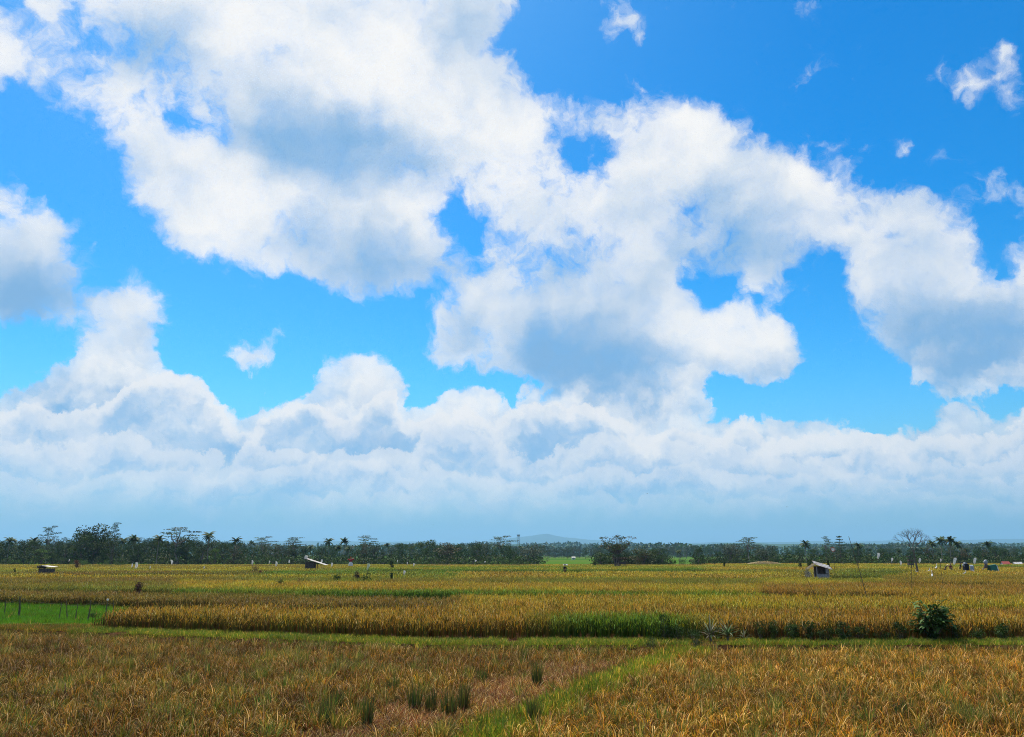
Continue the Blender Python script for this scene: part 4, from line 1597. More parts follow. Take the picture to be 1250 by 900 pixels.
M_pink = newmat('pinkish_red_roof', (.36, .08, .065), .7, grain=(.38, .09, .07), gscale=2)
M_steel = newmat('painted_steel', (.30, .32, .34), .5)
M_green = newmat('green_tarpaulin', (.02, .16, .10), .6, grain=(.03, .11, .08), gscale=2)
M_grey = newmat('grey_tarpaulin', (.36, .40, .44), .6, grain=(.26, .29, .33), gscale=2)
M_straw = newmat('straw_hat', (.62, .47, .24), .8)
M_feather = newmat('white_feather', (.82, .81, .78), .7)
M_beak = newmat('beak', (.55, .35, .06), .5)
M_brownbush = [(.17, .075, .03), (.12, .06, .03), (.20, .10, .04)]
M_blue = newmat('blue_shirt', (.05, .09, .20), .9)
M_maroon = newmat('maroon_shirt', (.20, .03, .03), .9)


def stand(x, y_base, level=TOP):
    """where a thing stands whose foot is hidden by the crop at row y_base"""
    p = gp(x, y_base, level)
    return Vector((p.x, p.y, TER))


def sheet(mb, a, b, c, d, waves=0, amp=.02, n=12):
    """corrugated roof sheet over four corners a-b (eave) and d-c"""
    rows = []
    nn = (Vector(b) - Vector(a)).cross(Vector(d) - Vector(a)).normalized()
    for i in range(2):
        row = []
        for j in range(n + 1):
            t = j / n
            p = (Vector(a).lerp(Vector(b), t)).lerp(Vector(d).lerp(Vector(c), t), i)
            row.append(p + nn * amp * (1 if j % 2 else -1))
        rows.append(row)
    mb.grid(rows)
    rows2 = [[p - nn * .03 for p in r] for r in rows]
    mb.grid(rows2)


# ---- plank hut on the right, zinc roof falling to the right
p = stand(1003, 703)
t = thing('field_hut', 'small grey plank hut with a pale zinc roof and thatched left eave', 'hut', p, math.radians(-6))
t.scale = (.66, .72, .84)
W, Dp, HB = 2.15, 1.7, TOP - TER + .05
for sx in (-1, 1):
    for sy in (-1, 1):
        mb = MB()
        mb.box((sx * (W / 2 - .04), sy * (Dp / 2 - .04), ((2.5 if sx < 0 else 1.95) + (.35 if sy > 0 else 0)) / 2), (.09, .09, (2.5 if sx < 0 else 1.95) + (.35 if sy > 0 else 0)))
        mb.build('post', M_greywood, t)
for i in range(6):
    mb = MB()
    if i < 3:
        mb.box((0, -Dp / 2 - .06, .60 + i * .27), (W - .02, .035, .25))
    else:
        mb.box((W / 2 + .03, 0, .60 + (i - 3) * .5), (.035, Dp - .02, .48))
    mb.build('plank', M_greywood, t)
mb = MB()
mb.box((.72, -Dp / 2 - .06, 1.78), (.42, .035, .72)); mb.build('wall_panel', M_greywood, t)
mb = MB()
mb.box((-.98, -Dp / 2 - .06, 1.72), (.10, .04, .95)); mb.build('door_jamb', M_greywood, t)
mb = MB()
mb.box((0, Dp / 2, 1.55), (W - .1, .04, 1.5)); mb.build('back_wall', M_oldwood, t)
mb = MB()
mb.box((-.1, -Dp / 2 - .09, 1.26), (1.5, .06, .07)); mb.build('sill', M_greywood, t)
mb = MB()
mb.box((0, 0, .95), (W - .1, Dp - .1, .06)); mb.build('floor', M_oldwood, t)
for k in range(4):
    mb = MB()
    y0, y1 = -Dp / 2 - .35 + k * .62, -Dp / 2 - .35 + k * .62 + .66
    z = k * .006
    za, zb = 2.50 + k * .13, 2.50 + (k + 1.06) * .13
    sheet(mb, (-1.15, y0, za + z), (-1.15, y1, zb + z), (1.62 + .1 * (k % 2), y1, zb - .68 + z), (1.62 + .1 * (k % 2), y0, za - .68 + z), n=8, amp=.015)
    mb.build('roof_sheet', M_zinc, t)
rb_ = random.Random(2)
mb = MB()
for i in range(420):
    u, v = rb_.random(), rb_.random()
    q = Vector((-1.0 - 1.25 * u, -1.1 + 2.1 * v, 2.72 - .62 * u + rb_.uniform(-.06, .06)))
    a = rb_.uniform(-.5, .5)
    d = Vector((-math.cos(a) * .30, math.sin(a) * .3, -.20))
    mb.face([q, q + Vector((0, .05, 0)), q + d + Vector((0, .03, 0)), q + d], (.2, .17, .10))
mb.build('thatch_eave', M_leaf, t)

t = copy_tree(make_shrub(400, 2.0, 1.1, [(.30, .29, .25), (.22, .21, .18)], 'dry_shrub', 'shrub', .06), stand(987, 703.5))
bpy.data.objects.remove([o for o in bpy.data.objects if o.name == 'dry_shrub'][0]) if False else None
SH0 = bpy.data.objects['dry_shrub']
for c in list(SH0.children): bpy.data.objects.remove(c)
bpy.data.objects.remove(SH0)
t['label'] = 'greyish dry shrub standing just left of the plank hut'

# ---- hut with the slanted white roof
p = stand(384, 694)
t = thing('field_shelter', 'low open shelter with a slanted white roof sinking to the right', 'shelter', p, 0)
for x_, h_ in ((-1.5, 2.5), (-.9, 2.3), (.3, 1.95), (1.5, 1.5)):
    for y_ in (-.8, .8):
        mb = MB(); mb.tube([(x_, y_, -.1), (x_, y_, h_)], [.05, .045], 6); mb.build('post', M_oldwood, t)
for k in range(3):
    mb = MB()
    y0 = -1.15 + k * .78
    sheet(mb, (-1.75, y0, 2.62 + k * .005), (-1.75, y0 + .8, 2.62 + k * .005), (2.15, y0 + .8, 1.42 + k * .005), (2.15, y0, 1.42 + k * .005), n=8, amp=.015)
    mb.build('roof_sheet', M_zinc, t)
mb = MB(); mb.box((-.75, .1, 1.45), (1.6, 1.3, 1.1)); mb.build('dark_box', M_oldwood, t)  # dark box filling the space under the roof
mb = MB(); mb.box((-1.62, -.2, 2.75), (.38, .9, .62), Matrix.Rotation(.25, 3, 'Y')); mb.build('ridge_sack', M_white, t)

# ---- low hut at the far left with the white roof
p = stand(57, 698)
t = thing('field_shelter', 'low dark hut with a flat white roof at the left edge', 'shelter', p, 0)
t.scale = (.74, .8, .9)
for x_ in (-1.2, -.1, 1.1):
    for y_ in (-.7, .7):
        mb = MB(); mb.tube([(x_, y_, -.1), (x_, y_, 1.5)], [.05, .045], 6); mb.build('post', M_oldwood, t)
mb = MB(); mb.box((0, 0, 1.12), (2.4, 1.3, .62)); mb.build('dark_box', M_oldwood, t)  # plain dark box below the roof sheets
for k in range(3):
    mb = MB()
    y0 = -1.0 + k * .68
    sheet(mb, (-.62, y0, 1.86 + k * .005), (-.62, y0 + .7, 1.86 + k * .005), (1.45, y0 + .7, 1.66 + k * .005), (1.45, y0, 1.66 + k * .005), n=8, amp=.012)
    mb.build('roof_sheet', M_zinc, t)
mb = MB()
for i in range(160):
    q = Vector((rb_.uniform(-1.45, -.5), rb_.uniform(-.95, .9), rb_.uniform(1.5, 1.9)))
    leaf(mb, q, .4, (.05, .045, .03), 1.0, rb_)
mb.build('thatch', M_leaf, t)

# ---- dark open hut under the spreading tree
p = stand(757, 690.2)
t = thing('field_hut', 'dark open hut in the shade of the spreading tree', 'hut', p, 0)
for x_ in (-1.2, 0, 1.2):
    for y_ in (-.8, .8):
        mb = MB(); mb.tube([(x_, y_, -.1), (x_, y_, 2.2)], [.06, .055], 6); mb.build('post', M_oldwood, t)
mb = MB(); mb.box((0, 0, 1.35), (2.5, 1.6, .5)); mb.build('platform', M_oldwood, t)
mb = MB()
for i in range(420):
    u, v = rb_.uniform(-1, 1), rb_.uniform(-1, 1)
    leaf(mb, Vector((u * 1.65, v * 1.2, 2.65 - abs(v) * .45 + rb_.uniform(-.05, .05))), .45, (.07, .055, .035), 2.0, rb_)
mb.build('thatch_roof', M_leaf, t)
mb = MB(); mb.box((-.9, -.85, 1.9), (.5, .04, .7)); mb.build('hanging_cloth', M_dark, t)

# ---- far buildings
def house(x, y_base, d, w, h, wall, roof, label, cat='house', gable=True, name='house'):
    b = at(x, y_base, d)
    t = thing(name, label, cat, (b.x, d, TER))
    mb = MB(); mb.box((0, 0, h * .5), (w, w * .7, h)); mb.build('wall', wall, t)
    mb = MB()
    for s in (-1, 1):
        mb.grid([[(-w * .56, s * w * .42, h - .1), (w * .56, s * w * .42, h - .1)], [(-w * .56, 0, h + w * .30), (w * .56, 0, h + w * .30)]])
        mb.grid([[(-w * .56, s * w * .42, h - .25), (w * .56, s * w * .42, h - .25)], [(-w * .56, 0, h + w * .30 - .15), (w * .56, 0, h + w * .30 - .15)]])
    mb.build('roof', roof, t)
    for k in (-1, 1):
        mb = MB(); mb.box((k * w * .26, -w * .35 - .03, h * .55), (w * .14, .06, h * .3)); mb.build('window', M_dark, t)
    mb = MB(); mb.box((0, -w * .35 - .03, h * .4), (w * .13, .07, h * .75)); mb.build('door', M_oldwood, t)
    for k in (-1, 1):
        mb = MB(); mb.face([(k * w * .5, -w * .35, h - .02), (k * w * .5, w * .35, h - .02), (k * w * .5, 0, h + w * .27)]); mb.build('gable', wall, t)
    return t


house(1227, 687, 225, 1.9, .9, M_whitepaint, M_pink, 'small house with a bright red roof at the right edge')
house(1242, 687, 232, 2.2, .6, M_whitepaint, M_zinc, 'low white shed right of the red-roofed house', 'shed', name='shed')
house(700, 679, 560, 2.4, 1.2, M_whitepaint, M_zinc, 'tiny white house far out in the open green field')
house(690, 687.5, 205, 1.0, .7, M_oldwood, M_zinc, 'little dark shed with a white roof below the open green field', 'shed', name='shed')
b = at(933, 688, 236)
rh = random.Random(9)
mb = MB()
for i in range(1500):
    u, a = rh.random() ** .5, rh.uniform(0, 6.283)
    q = Vector((u * 5.2 * math.cos(a), u * 1.6 * math.sin(a), (1 - u * u) * .8 + .55))
    leaf(mb, q, .5, tuple(c * rh.uniform(.7, 1.2) for c in (.46, .36, .16)), 2.0, rh)
mb.blob((0, 0, .5), (5.0, 1.5, .85), rh, 14, 7, .05, (.34, .26, .12))
o = mb.build('straw_heap', M_leaf, None, (b.x, 236, TER))
tag(o, 'long low heap of pale straw before the right umbrella tree', 'straw heap')

# ---- radio mast
b = at(633, 677, 1250)
t = thing('radio_mast', 'faint lattice radio mast on the horizon left of the mountains', 'mast', (b.x, 1250, TER))
Ht = at(633, 652.5, 1250).z
mb = MB()
for sx in (-1, 1):
    for sy in (-1, 1):
        mb.tube([(sx * 2.2, sy * 2.2, 0), (sx * .9, sy * .9, Ht)], [.32, .22], 4)
mb.build('legs', M_steel, t)['kind'] = 'stuff'
mb = MB()
for k in range(12):
    z0, z1 = Ht * k / 12, Ht * (k + 1) / 12
    r0, r1 = 2.2 - 1.3 * k / 12, 2.2 - 1.3 * (k + 1) / 12
    for a, b_ in (((-1, -1), (1, -1)), ((1, -1), (1, 1)), ((1, 1), (-1, 1)), ((-1, 1), (-1, -1))):
        mb.tube([(a[0] * r0, a[1] * r0, z0), (b_[0] * r1, b_[1] * r1, z1)], .14, 4, caps=False)
mb.build('bracing', M_steel, t)['kind'] = 'stuff'
mb = MB(); mb.box((0, 0, Ht - 2), (4.6, 4.6, 2.6)); mb.build('antenna_head', M_steel, t)

# ---- people: one skinned body, clothes over it
def skin_body(name, verts, edges, mat, parent, sub=2):
    me = bpy.data.meshes.new(name)
    me.from_pydata([v[0] for v in verts], edges, [])
    o = link(name, me, parent)
    me.materials.append(mat)
    sk = o.modifiers.new('skin', 'SKIN')
    for i, v in enumerate(verts):
        me.skin_vertices[0].data[i].radius = (v[1], v[2] if len(v) > 2 else v[1])
    me.skin_vertices[0].data[0].use_root = True
    ss = o.modifiers.new('sub', 'SUBSURF'); ss.levels = ss.render_levels = sub
    return o


def person(label, loc, rz, shirt, trousers, bend=0.0, hat=M_straw, crouch=0.0):
    t = thing('person', label, 'person', loc, rz)
    hip = .92 - .42 * crouch
    c, s = math.cos(bend), math.sin(bend)

    def up(dy, dz, dx=0.0):          # a point of the upper body, bent forward (to -y) about the hip
        return (dx, -dz * s + dy * c, hip + dz * c + dy * s * .3)
    kf = -.38 * crouch
    V_ = [((0, 0, hip), .14, .10), (up(0, .18), .135, .10), (up(0, .36), .16, .105), (up(0, .50), .12, .08), (up(0, .58), .055), (up(-.02, .66), .07, .08), (up(-.02, .76), .078, .092), (up(0, .83), .05, .06),
          ((.10, 0, hip - .08), .088), ((.12, kf, hip * .54), .062), ((.12, .02, .09), .042), ((.12, -.13, .04), .04, .03),
          ((-.10, 0, hip - .08), .088), ((-.12, kf, hip * .54), .062), ((-.12, .02, .09), .042), ((-.12, -.13, .04), .04, .03),
          (up(0, .50, .19), .055), (up(-.06, .24, .25), .042), (up(-.26, .10, .22), .032), (up(-.34, .06, .20), .030, .02),
          (up(0, .50, -.19), .055), (up(-.06, .24, -.25), .042), (up(-.24, .08, -.22), .032), (up(-.32, .04, -.20), .030, .02)]
    E_ = [(0, 1), (1, 2), (2, 3), (3, 4), (4, 5), (5, 6), (6, 7), (0, 8), (8, 9), (9, 10), (10, 11), (0, 12), (12, 13), (13, 14), (14, 15), (3, 16), (16, 17), (17, 18), (18, 19), (3, 20), (20, 21), (21, 22), (22, 23)]
    for side in (1, -1):
        b_ = V_[19 if side > 0 else 23][0]
        root = 19 if side > 0 else 23
        for k, (dx, l) in enumerate(((-.026, .055), (-.009, .065), (.009, .060), (.026, .048))):
            V_.append(((b_[0] + dx * side, b_[1] - l * .6, b_[2] - l * .5), .009))
            V_.append(((b_[0] + dx * side, b_[1] - l * .8, b_[2] - l), .008))
            E_ += [(root, len(V_) - 2), (len(V_) - 2, len(V_) - 1)]
        V_.append(((b_[0] - .045 * side, b_[1] - .02, b_[2] + .01), .010))
        E_.append((root, len(V_) - 1))
    skin_body('body', V_, E_, M_skin, t, 1)
    f = 1.18
    S_ = [(V_[i][0], V_[i][1] * f, (V_[i][2] if len(V_[i]) > 2 else V_[i][1]) * f) for i in (1, 2, 3, 16, 17, 18, 20, 21, 22)]
    skin_body('shirt', S_, [(0, 1), (1, 2), (2, 3), (3, 4), (4, 5), (2, 6), (6, 7), (7, 8)], shirt, t, 1)
    T_ = [(V_[i][0], V_[i][1] * 1.2, (V_[i][2] if len(V_[i]) > 2 else V_[i][1]) * 1.2) for i in (0, 8, 9, 10, 12, 13, 14)]
    skin_body('trousers', T_, [(0, 1), (1, 2), (2, 3), (0, 4), (4, 5), (5, 6)], trousers, t, 1)
    hd = Vector(up(-.02, .80))
    mb = MB()
    n = 12
    rim = [hd + Vector((.25 * math.cos(6.283 * k / n), .25 * math.sin(6.283 * k / n), -.01)) for k in range(n)]
    mid = [hd + Vector((.13 * math.cos(6.283 * k / n), .13 * math.sin(6.283 * k / n), .08)) for k in range(n)]
    tip = [hd + Vector((.01 * math.cos(6.283 * k / n), .01 * math.sin(6.283 * k / n), .17)) for k in range(n)]
    mb.grid([rim, mid, tip], close=True)
    mb.build('hat', hat, t)
    mb = MB()
    mb.tube([Vector(up(-.115, .755)), Vector(up(-.128, .735))], [.012, .018], 5)
    mb.build('nose', M_skin, t)
    return t


person('farmer in dark clothes standing alone in the rice below the far green field', stand(689.5, 697), .3, M_dark, M_dark, .1, M_dark)
person('person in dark shirt bending in the rice right of the bare tree', stand(1153, 695), 1.2, M_dark, M_oldwood, .7)
person('person in maroon shirt standing just right of the bending one', stand(1161, 695), -.4, M_maroon, M_oldwood, .15, M_oldwood)
person('person in dark blue crouching between the grey machine and the green tarpaulin', stand(1198, 695), .8, M_blue, M_dark, .8, M_dark, .7)
person('person in dark clothes standing at the left side of the grey threshing machine', stand(1172, 693.5), .8, M_dark, M_dark, .2, M_dark)

# ---- threshing machine, green tarpaulin, grey box on a post
p = stand(1182, 696)
t = thing('threshing_machine', 'dark threshing machine draped with a grey sheet at right', 'machine', p, .1)
t.scale = (.66, .7, .9)
mb = MB(); mb.box((-.55, 0, 1.45), (.95, 1.0, 1.15)); mb.build('body', M_dark, t)
mb = MB(); mb.box((-.55, 0, 2.1), (.6, .6, .28), Matrix.Rotation(.3, 3, 'Y')); mb.build('hopper', M_steel, t)
mb = MB(); mb.tube([(-.9, -.2, 1.6), (-1.5, -.3, 1.9)], [.14, .18], 8); mb.build('chute', M_steel, t)
mb = MB()
for i in range(1):
    rows = []
    for j in range(7):
        rows.append([(.05 + k * .16, -.6 + math.sin(k * 1.7 + j) * .05 - (.12 if j < 5 else -.3 * (j - 4)), .75 + min(j, 5) * .22) for k in range(7)])
    mb.grid(rows)
    mb.grid([[(v_[0], v_[1] + .02, v_[2]) for v_ in r] for r in rows])
mb.build('grey_sheet', M_grey, t)
for sy in (-.4, .4):
    mb = MB(); mb.tube([(-.7, sy - .05, .35), (-.7, sy + .05, .35)], [.34, .34], 12); mb.build('wheel', M_dark, t)

p = stand(1213, 696)
t = thing('tarpaulin_tent', 'green tarpaulin shelter with a white end at far right', 'tent', p, 0)
t.scale = (.72, .8, .9)
mb = MB()
mb.grid([[(-1.1, -.8, .5), (.55, -.8, .5)], [(-.95, -.35, 1.75), (.5, -.35, 1.95)], [(-.95, .35, 1.75), (.5, .35, 1.95)], [(-1.1, .8, .5), (.55, .8, .5)]])
mb.build('sheet', M_green, t)
mb = MB()
mb.grid([[(.56, -.78, .5), (1.0, -.5, .5)], [(.52, -.33, 1.85), (.8, -.2, 1.75)], [(.52, .33, 1.85), (.8, .2, 1.75)], [(.56, .78, .5), (1.0, .5, .5)]])
mb.build('white_end', M_white, t)
mb = MB(); mb.tube([(-.95, 0, 0), (-.95, 0, 1.8)], .03, 6); mb.build('pole', M_bamboo, t)
p = stand(1204, 694)
t = thing('sack_stack', 'tall grey bundle on a dark base just left of the green tarpaulin', 'sacks', p, 0)
mb = MB(); mb.blob((0, 0, 1.25), (.34, .3, .42), rb_, rough=.08); mb.build('dark_sack', M_oldwood, t, smooth=True)
mb = MB(); mb.blob((.02, 0, 1.95), (.36, .3, .45), rb_, rough=.08); mb.build('grey_sack', M_steel, t, smooth=True)
mb = MB(); mb.blob((0, 0, .55), (.36, .32, .42), rb_, rough=.08); mb.build('bottom_sack', M_oldwood, t, smooth=True)

# dark platform hut by the bare tree
p = stand(1112, 692)
t = thing('platform_hut', 'dark narrow lookout platform left of the bare tree trunk', 'platform', p, 0)
for sx in (-.35, .35):
    for sy in (-.3, .3):
        mb = MB(); mb.tube([(sx, sy, -.1), (sx * .9, sy, 2.9)], .05, 5); mb.build('post', M_oldwood, t)
for z_ in (1.35, 2.1):
    mb = MB(); mb.box((0, 0, z_), (1.0, .8, .35)); mb.build('platform', M_oldwood, t)
mb = MB(); mb.box((0, 0, 2.95), (1.15, .95, .12)); mb.build('roof', M_oldwood, t)

# ---- bird scarers: white rags and bags on bamboo
def rag(x, y_foot, y_top, wpx, label, lean=0.0, mat=None, shape='flag', red=False):
    p = stand(x, y_foot)
    d = p.y
    h = at(x, y_top, d).z - TER
    w = wpx * d / F_PX * .8
    t = thing('bird_scarer', label, 'bird scarer', p, rb_.uniform(-.3, .3))
    pb = MB()
    pb.tube([(0, 0, -.1), (lean * .6, 0, h * .7), (lean, 0, h)], [.028, .022, .015], 5)
    pb.build('pole', M_bamboo, t)
    fb = MB()
    hh = min(h - .75, w * (1.9 if shape == 'flag' else 1.0))
    rows = []
    for j in range(6):
        f = j / 5
        ww = w * ((.35 + .65 * math.sin(math.pi * min(1, f * .8 + .15))) if shape == 'flag' else math.sin(math.pi * (f * .8 + .1)) + .1)
        cx = lean - lean * f * .4 + math.sin(f * 4) * w * .12
        rows.append([(cx + (k / 5 - .5) * ww, math.sin(k * 1.9 + j) * w * .13, h - f * hh * (1 + .25 * math.sin(k * 2.3 + w * 40))) for k in range(6)])
    fb.grid(rows)
    fb.build('rag', mat or M_white, t)
    if red:
        rb2 = MB()
        rb2.tube([(lean + math.cos(a) * w * .55, math.sin(a) * w * .2, h - hh * .4 + math.sin(a) * hh * .55) for a in (x_ * .628 for x_ in range(11))], w * .09, 5)
        rb2.build('red_hoop', M_redrag, t)
    return t


rag(161, 693, 688, 2.6, 'low white rag, left one of the pair on the left field')
rag(166, 694, 686.5, 4.2, 'larger greyish white rag hunched right of the small one on the left field')
rag(212.5, 691, 683.5, 3.2, 'leaning white rag alone at the foot of the treeline, left of centre', -.7)
rag(309, 690, 684, 3.0, 'white rag on a pole above a dark bush, leftmost of three', -.3)
rag(328.5, 692, 684.5, 2.2, 'thin white rag, middle of three left of the slanted roof')
rag(338, 692, 685.5, 3.4, 'wider white rag, rightmost of three left of the slanted roof', -.2)
rag(352, 688.6, 683.5, 2.2, 'small pale rag against the trees left of the slanted roof', .2)
rag(391, 690, 683.0, 2.4, 'white rag poking up behind the slanted white roof', .3)
rag(405, 691, 687, 3.0, 'low white rag just right of the slanted white roof')
rag(485, 690, 683.5, 1.8, 'thin pale rag below the pale trees right of the red scarecrow')
rag(497, 690.4, 686, 1.8, 'short pale rag second right of the red scarecrow')
rag(505, 692.5, 687.5, 2.2, 'pale rag lowest of the three right of the red scarecrow')
rag(493.5, 700.5, 696.5, 3.2, 'low whitish rag lying in the green and gold rice near the centre')
rag(580.5, 687.8, 683.5, 2.6, 'round white bag against the dark trees left of the radio mast', 0, None, 'bag')
rag(592, 689, 685, 2.0, 'narrow white bag right of the round one left of the radio mast', 0, None, 'bag')
rag(1019, 697, 669, 5.5, 'white and red bag on a tall pole above the plank hut', 0, None, 'bag', True)
rag(1072, 691, 675, 4.2, 'white rag fluttering before the trees right of the two thin poles', .3)
rag(1087.5, 690.5, 681, 3.2, 'yellowish white rag left of the bare tree', .5)
rag(1100, 693, 684.5, 3.0, 'pale rag just left of the dark lookout platform')
rag(1121, 690, 681.5, 3.2, 'white rag leaning right beside the bare tree', .5)
rag(1148, 691, 682, 2.4, 'small white rag left of the bending person', .2)
rag(1161, 689.3, 681, 4.5, 'long slanting white sheet over the maroon person', 1.2)
rag(1187, 691, 681, 4.0, 'slanting white strip on the threshing machine', .8)
rag(84, 688, 682.5, 1.8, 'tiny white rag in front of the trees under the domed tree')
rag(183, 695, 691.4, 1.6, 'tiny white rag low in the left field right of the grey pair')
rag(249, 694.5, 691.5, 1.6, 'tiny white rag low in the reddish strip right of the leaning rag')

# the scarecrow in white and red
p = stand(428, 691)
t = thing('scarecrow', 'scarecrow with a white skirt and red top at the treeline', 'scarecrow', p, 0)
mb = MB(); mb.tube([(0, 0, -.1), (0, 0, 2.7)], .035, 5); mb.build('pole', M_bamboo, t)
mb = MB(); mb.tube([(-.7, 0, 2.25), (.7, 0, 2.3)], .03, 5); mb.build('cross_bar', M_bamboo, t)
mb = MB(); mb.tube([(0, 0, .9), (0, 0, 1.35), (0, 0, 1.75)], [.52, .45, .18], 9); mb.build('skirt', M_white, t)
mb = MB(); mb.tube([(0, 0, 1.75), (0, 0, 2.1), (0, 0, 2.35)], [.28, .40, .16], 9); mb.build('shirt', M_redrag, t)
for s_ in (-1, 1):
    mb = MB(); mb.tube([(s_ * .3, 0, 2.25), (s_ * .72, 0, 2.27)], [.15, .11], 7); mb.build('sleeve', M_redrag, t)
mb = MB(); mb.blob((0, 0, 2.6), (.16, .16, .2), rb_, rough=.05); mb.build('head', M_redrag, t)

# ---- bushes and saplings standing in the rice
def shrub_at(x, yb, hpx, wpx, pal, label, name='bush', cat='bush', seed=1, size=.085):
    p = stand(x, yb)
    h = hpx * p.y / F_PX + (TOP - TER)
    w = wpx * p.y / F_PX
    o = make_shrub(seed, h, w, pal, name, cat, size)
    o.location = p
    o['label'] = label
    return o


shrub_at(169.5, 716, 6, 12, [(.10, .04, .025), (.07, .03, .02)], 'dark reddish brown bush alone in the left field', seed=401)
shrub_at(138.5, 706, 3, 4, M_brownbush, 'very small dark tuft upper left of the reddish brown bush', seed=402)
shrub_at(18, 697, 4, 3.5, DK, 'small dark bush near the left edge beside the low white-roofed hut', seed=403)
shrub_at(93.5, 692, 9, 9, M_brownbush, 'reddish brown dead bush before the trees right of the low hut', seed=404)
shrub_at(311, 696, 6, 9, DK + M_brownbush, 'dark bush below the leftmost of three white rags', seed=405)
shrub_at(318, 698, 3, 4, M_brownbush, 'brown tuft right of the dark bush under the rag', seed=406)
shrub_at(342, 710.5, 4, 13, DK + M_brownbush, 'low dark bush, left of two in the gold field', seed=407)
shrub_at(366, 709, 4, 11, DK + M_brownbush, 'low dark bush, right of two in the gold field', seed=408)
shrub_at(411, 706, 6, 9, DK + LIT[:1], 'small bush with green top left of the brown one', seed=409)
shrub_at(435.5, 705.5, 9.5, 9, [(.11, .055, .03), (.08, .045, .03)], 'dark brown bush left of the sapling hung with white rags', seed=410)
shrub_at(446, 706.5, 8, 15, DK, 'dark green bush at the foot of the white-ragged pole', seed=411)
rag(447, 706.5, 688, 4.5, 'pole with pale greenish rags rising from the dark green bush', .2, newmat('faded_rag', (.45, .52, .38), .8, trans=.3))
shrub_at(478, 705.5, 6, 4.5, DK, 'small upright dark bush right of the white-ragged pole', seed=412)
shrub_at(478.5, 692, 9, 6.5, DK, 'dark shrub at the rim of the green field, centre left', seed=413)
shrub_at(726, 690, 6, 3.5, DK, 'small dark shrub left of the spreading tree', seed=414)
shrub_at(977, 691, 8, 8, DK, 'dark round shrub left above the plank hut', seed=415)
shrub_at(988, 691, 9, 9, DK, 'dark leafy shrub just left of the plank hut roof', seed=416)
shrub_at(1011.5, 692, 9, 4, DK, 'narrow dark shrub right behind the plank hut roof', seed=417)
shrub_at(884, 691, 6, 3, DK, 'narrow dark shrub at the left foot of the umbrella tree', seed=418)

# ---- bamboo stakes and leaning poles
def stick(a, b, r, label, name='bamboo_pole', cat='pole', group=None, nodes=4):
    a, b = Vector(a), Vector(b)
    mb = MB()
    pts = [(b - a) * (i / nodes) + Vector((rb_.uniform(-1, 1) * .012, 0, 0)) * (b - a).length * (0 < i < nodes) for i in range(nodes + 1)]
    mb.tube(pts, [r * (1 - .5 * i / nodes) for i in range(nodes + 1)], 6)
    o = mb.build(name, M_bamboo, None, a)
    return tag(o, label, cat, group)


def leaning(x0, y0, x1, y1, r, label, lvl_=TOP):
    """foot seen at (x0, y0) on the crop's surface, tip at (x1, y1)"""
    f = gp(x0, y0, lvl_)
    tip = at(x1, y1, f.y - .4)
    d = (tip - f).normalized()
    foot = f - d * ((f.z - TER + .1) / max(.3, d.z))
    return stick(foot, tip, r, label)


leaning(1057, 727, 1036, 655, .030, 'long thin bamboo pole leaning left, right of the plank hut')
leaning(1003, 748, 974, 682, .014, 'thin pole leaning left in the gold rice below the plank hut')
leaning(1113, 720, 1112.5, 684, .026, 'upright dark pole below the lookout platform')
leaning(1106, 718, 1106, 690, .018, 'thin faint upright pole left of the dark one')
leaning(1150, 710, 1147, 678, .022, 'thin pole leaning slightly left below the small white rag')
leaning(1167, 698, 1155, 690, .02, 'short thin pole slanting left near the maroon person')
leaning(1048, 690, 1045.5, 661, .05, 'thin pole against the trees right of the longest leaning pole')
stakes = [(5, 751, 7.5, 733, .03, 'leftmost stake of the seedling field'), (23.5, 754, 24.5, 728, .055, 'thickest dark stake of the seedling field'), (72, 757, 75.5, 735, .026, 'thin stake leaning right, third from left in the seedling field'),
          (83, 758, 81, 734, .026, 'thin stake leaning left, fourth in the seedling field'), (91.5, 759, 95, 736, .028, 'stake leaning right in the middle of the seedling field'),
          (107.5, 759, 111, 733, .04, 'sturdy stake leaning right before the young weeds'), (128, 758, 131.5, 733, .036, 'stake with a white knob on top near the gold corner'),
          (138.5, 758, 138.5, 733, .026, 'thin upright stake nearest the gold corner of the seedling field')]
tips = []
for x0, y0, x1, y1, r, lab in stakes:
    f = gp(x0, y0, TER)
    f.y = max(f.y, 38.2)
    f = Vector((at(x0, y0, f.y).x, f.y, TER - .1))
    tip = at(x1, y1, f.y)
    tips.append(tip)
    stick(f, tip, r * 1.35, lab, 'stake', 'stake', 'stakes along the seedling field')
mb = MB()
mb.blob(tips[6] + Vector((0, -.01, .03)), (.055, .055, .06), rb_, rough=.1)
tag(mb.build('white_knob', M_white, smooth=True), 'small white knob capping the stake near the gold corner', 'cap')
for k in range(len(tips) - 1):
    a, b = tips[k] - Vector((0, 0, .12)), tips[k + 1] - Vector((0, 0, .12))
    mb = MB()
    mb.tube([a.lerp(b, i / 6) - Vector((0, 0, .05 * math.sin(math.pi * i / 6))) for i in range(7)], .006, 4, caps=False)
    tag(mb.build('string', M_bamboo), 'string tied between the %s and next stake of the seedling field' % ['first', 'second', 'third', 'fourth', 'fifth', 'sixth', 'seventh'][k], 'string', 'strings between the stakes')
for x, yb, w, h, lab, sd in ((113, 757, 10, 9, 'leggy green weed between the stakes at left', 431), (79, 758, 7, 4, 'small dark weed at the foot of the stakes', 432), (98, 758, 6, 4, 'low weed right of the middle stake', 433),
                             (28, 733, 9, 7, 'dark bush on the far bank of the seedling field', 434)):
    p = gp(x, yb, TER)
    o = make_shrub(sd, h * p.y / F_PX, w * p.y / F_PX, MD + DK, 'weed', 'weed', .10)
    o.location = (p.x, p.y, TER); o['label'] = lab

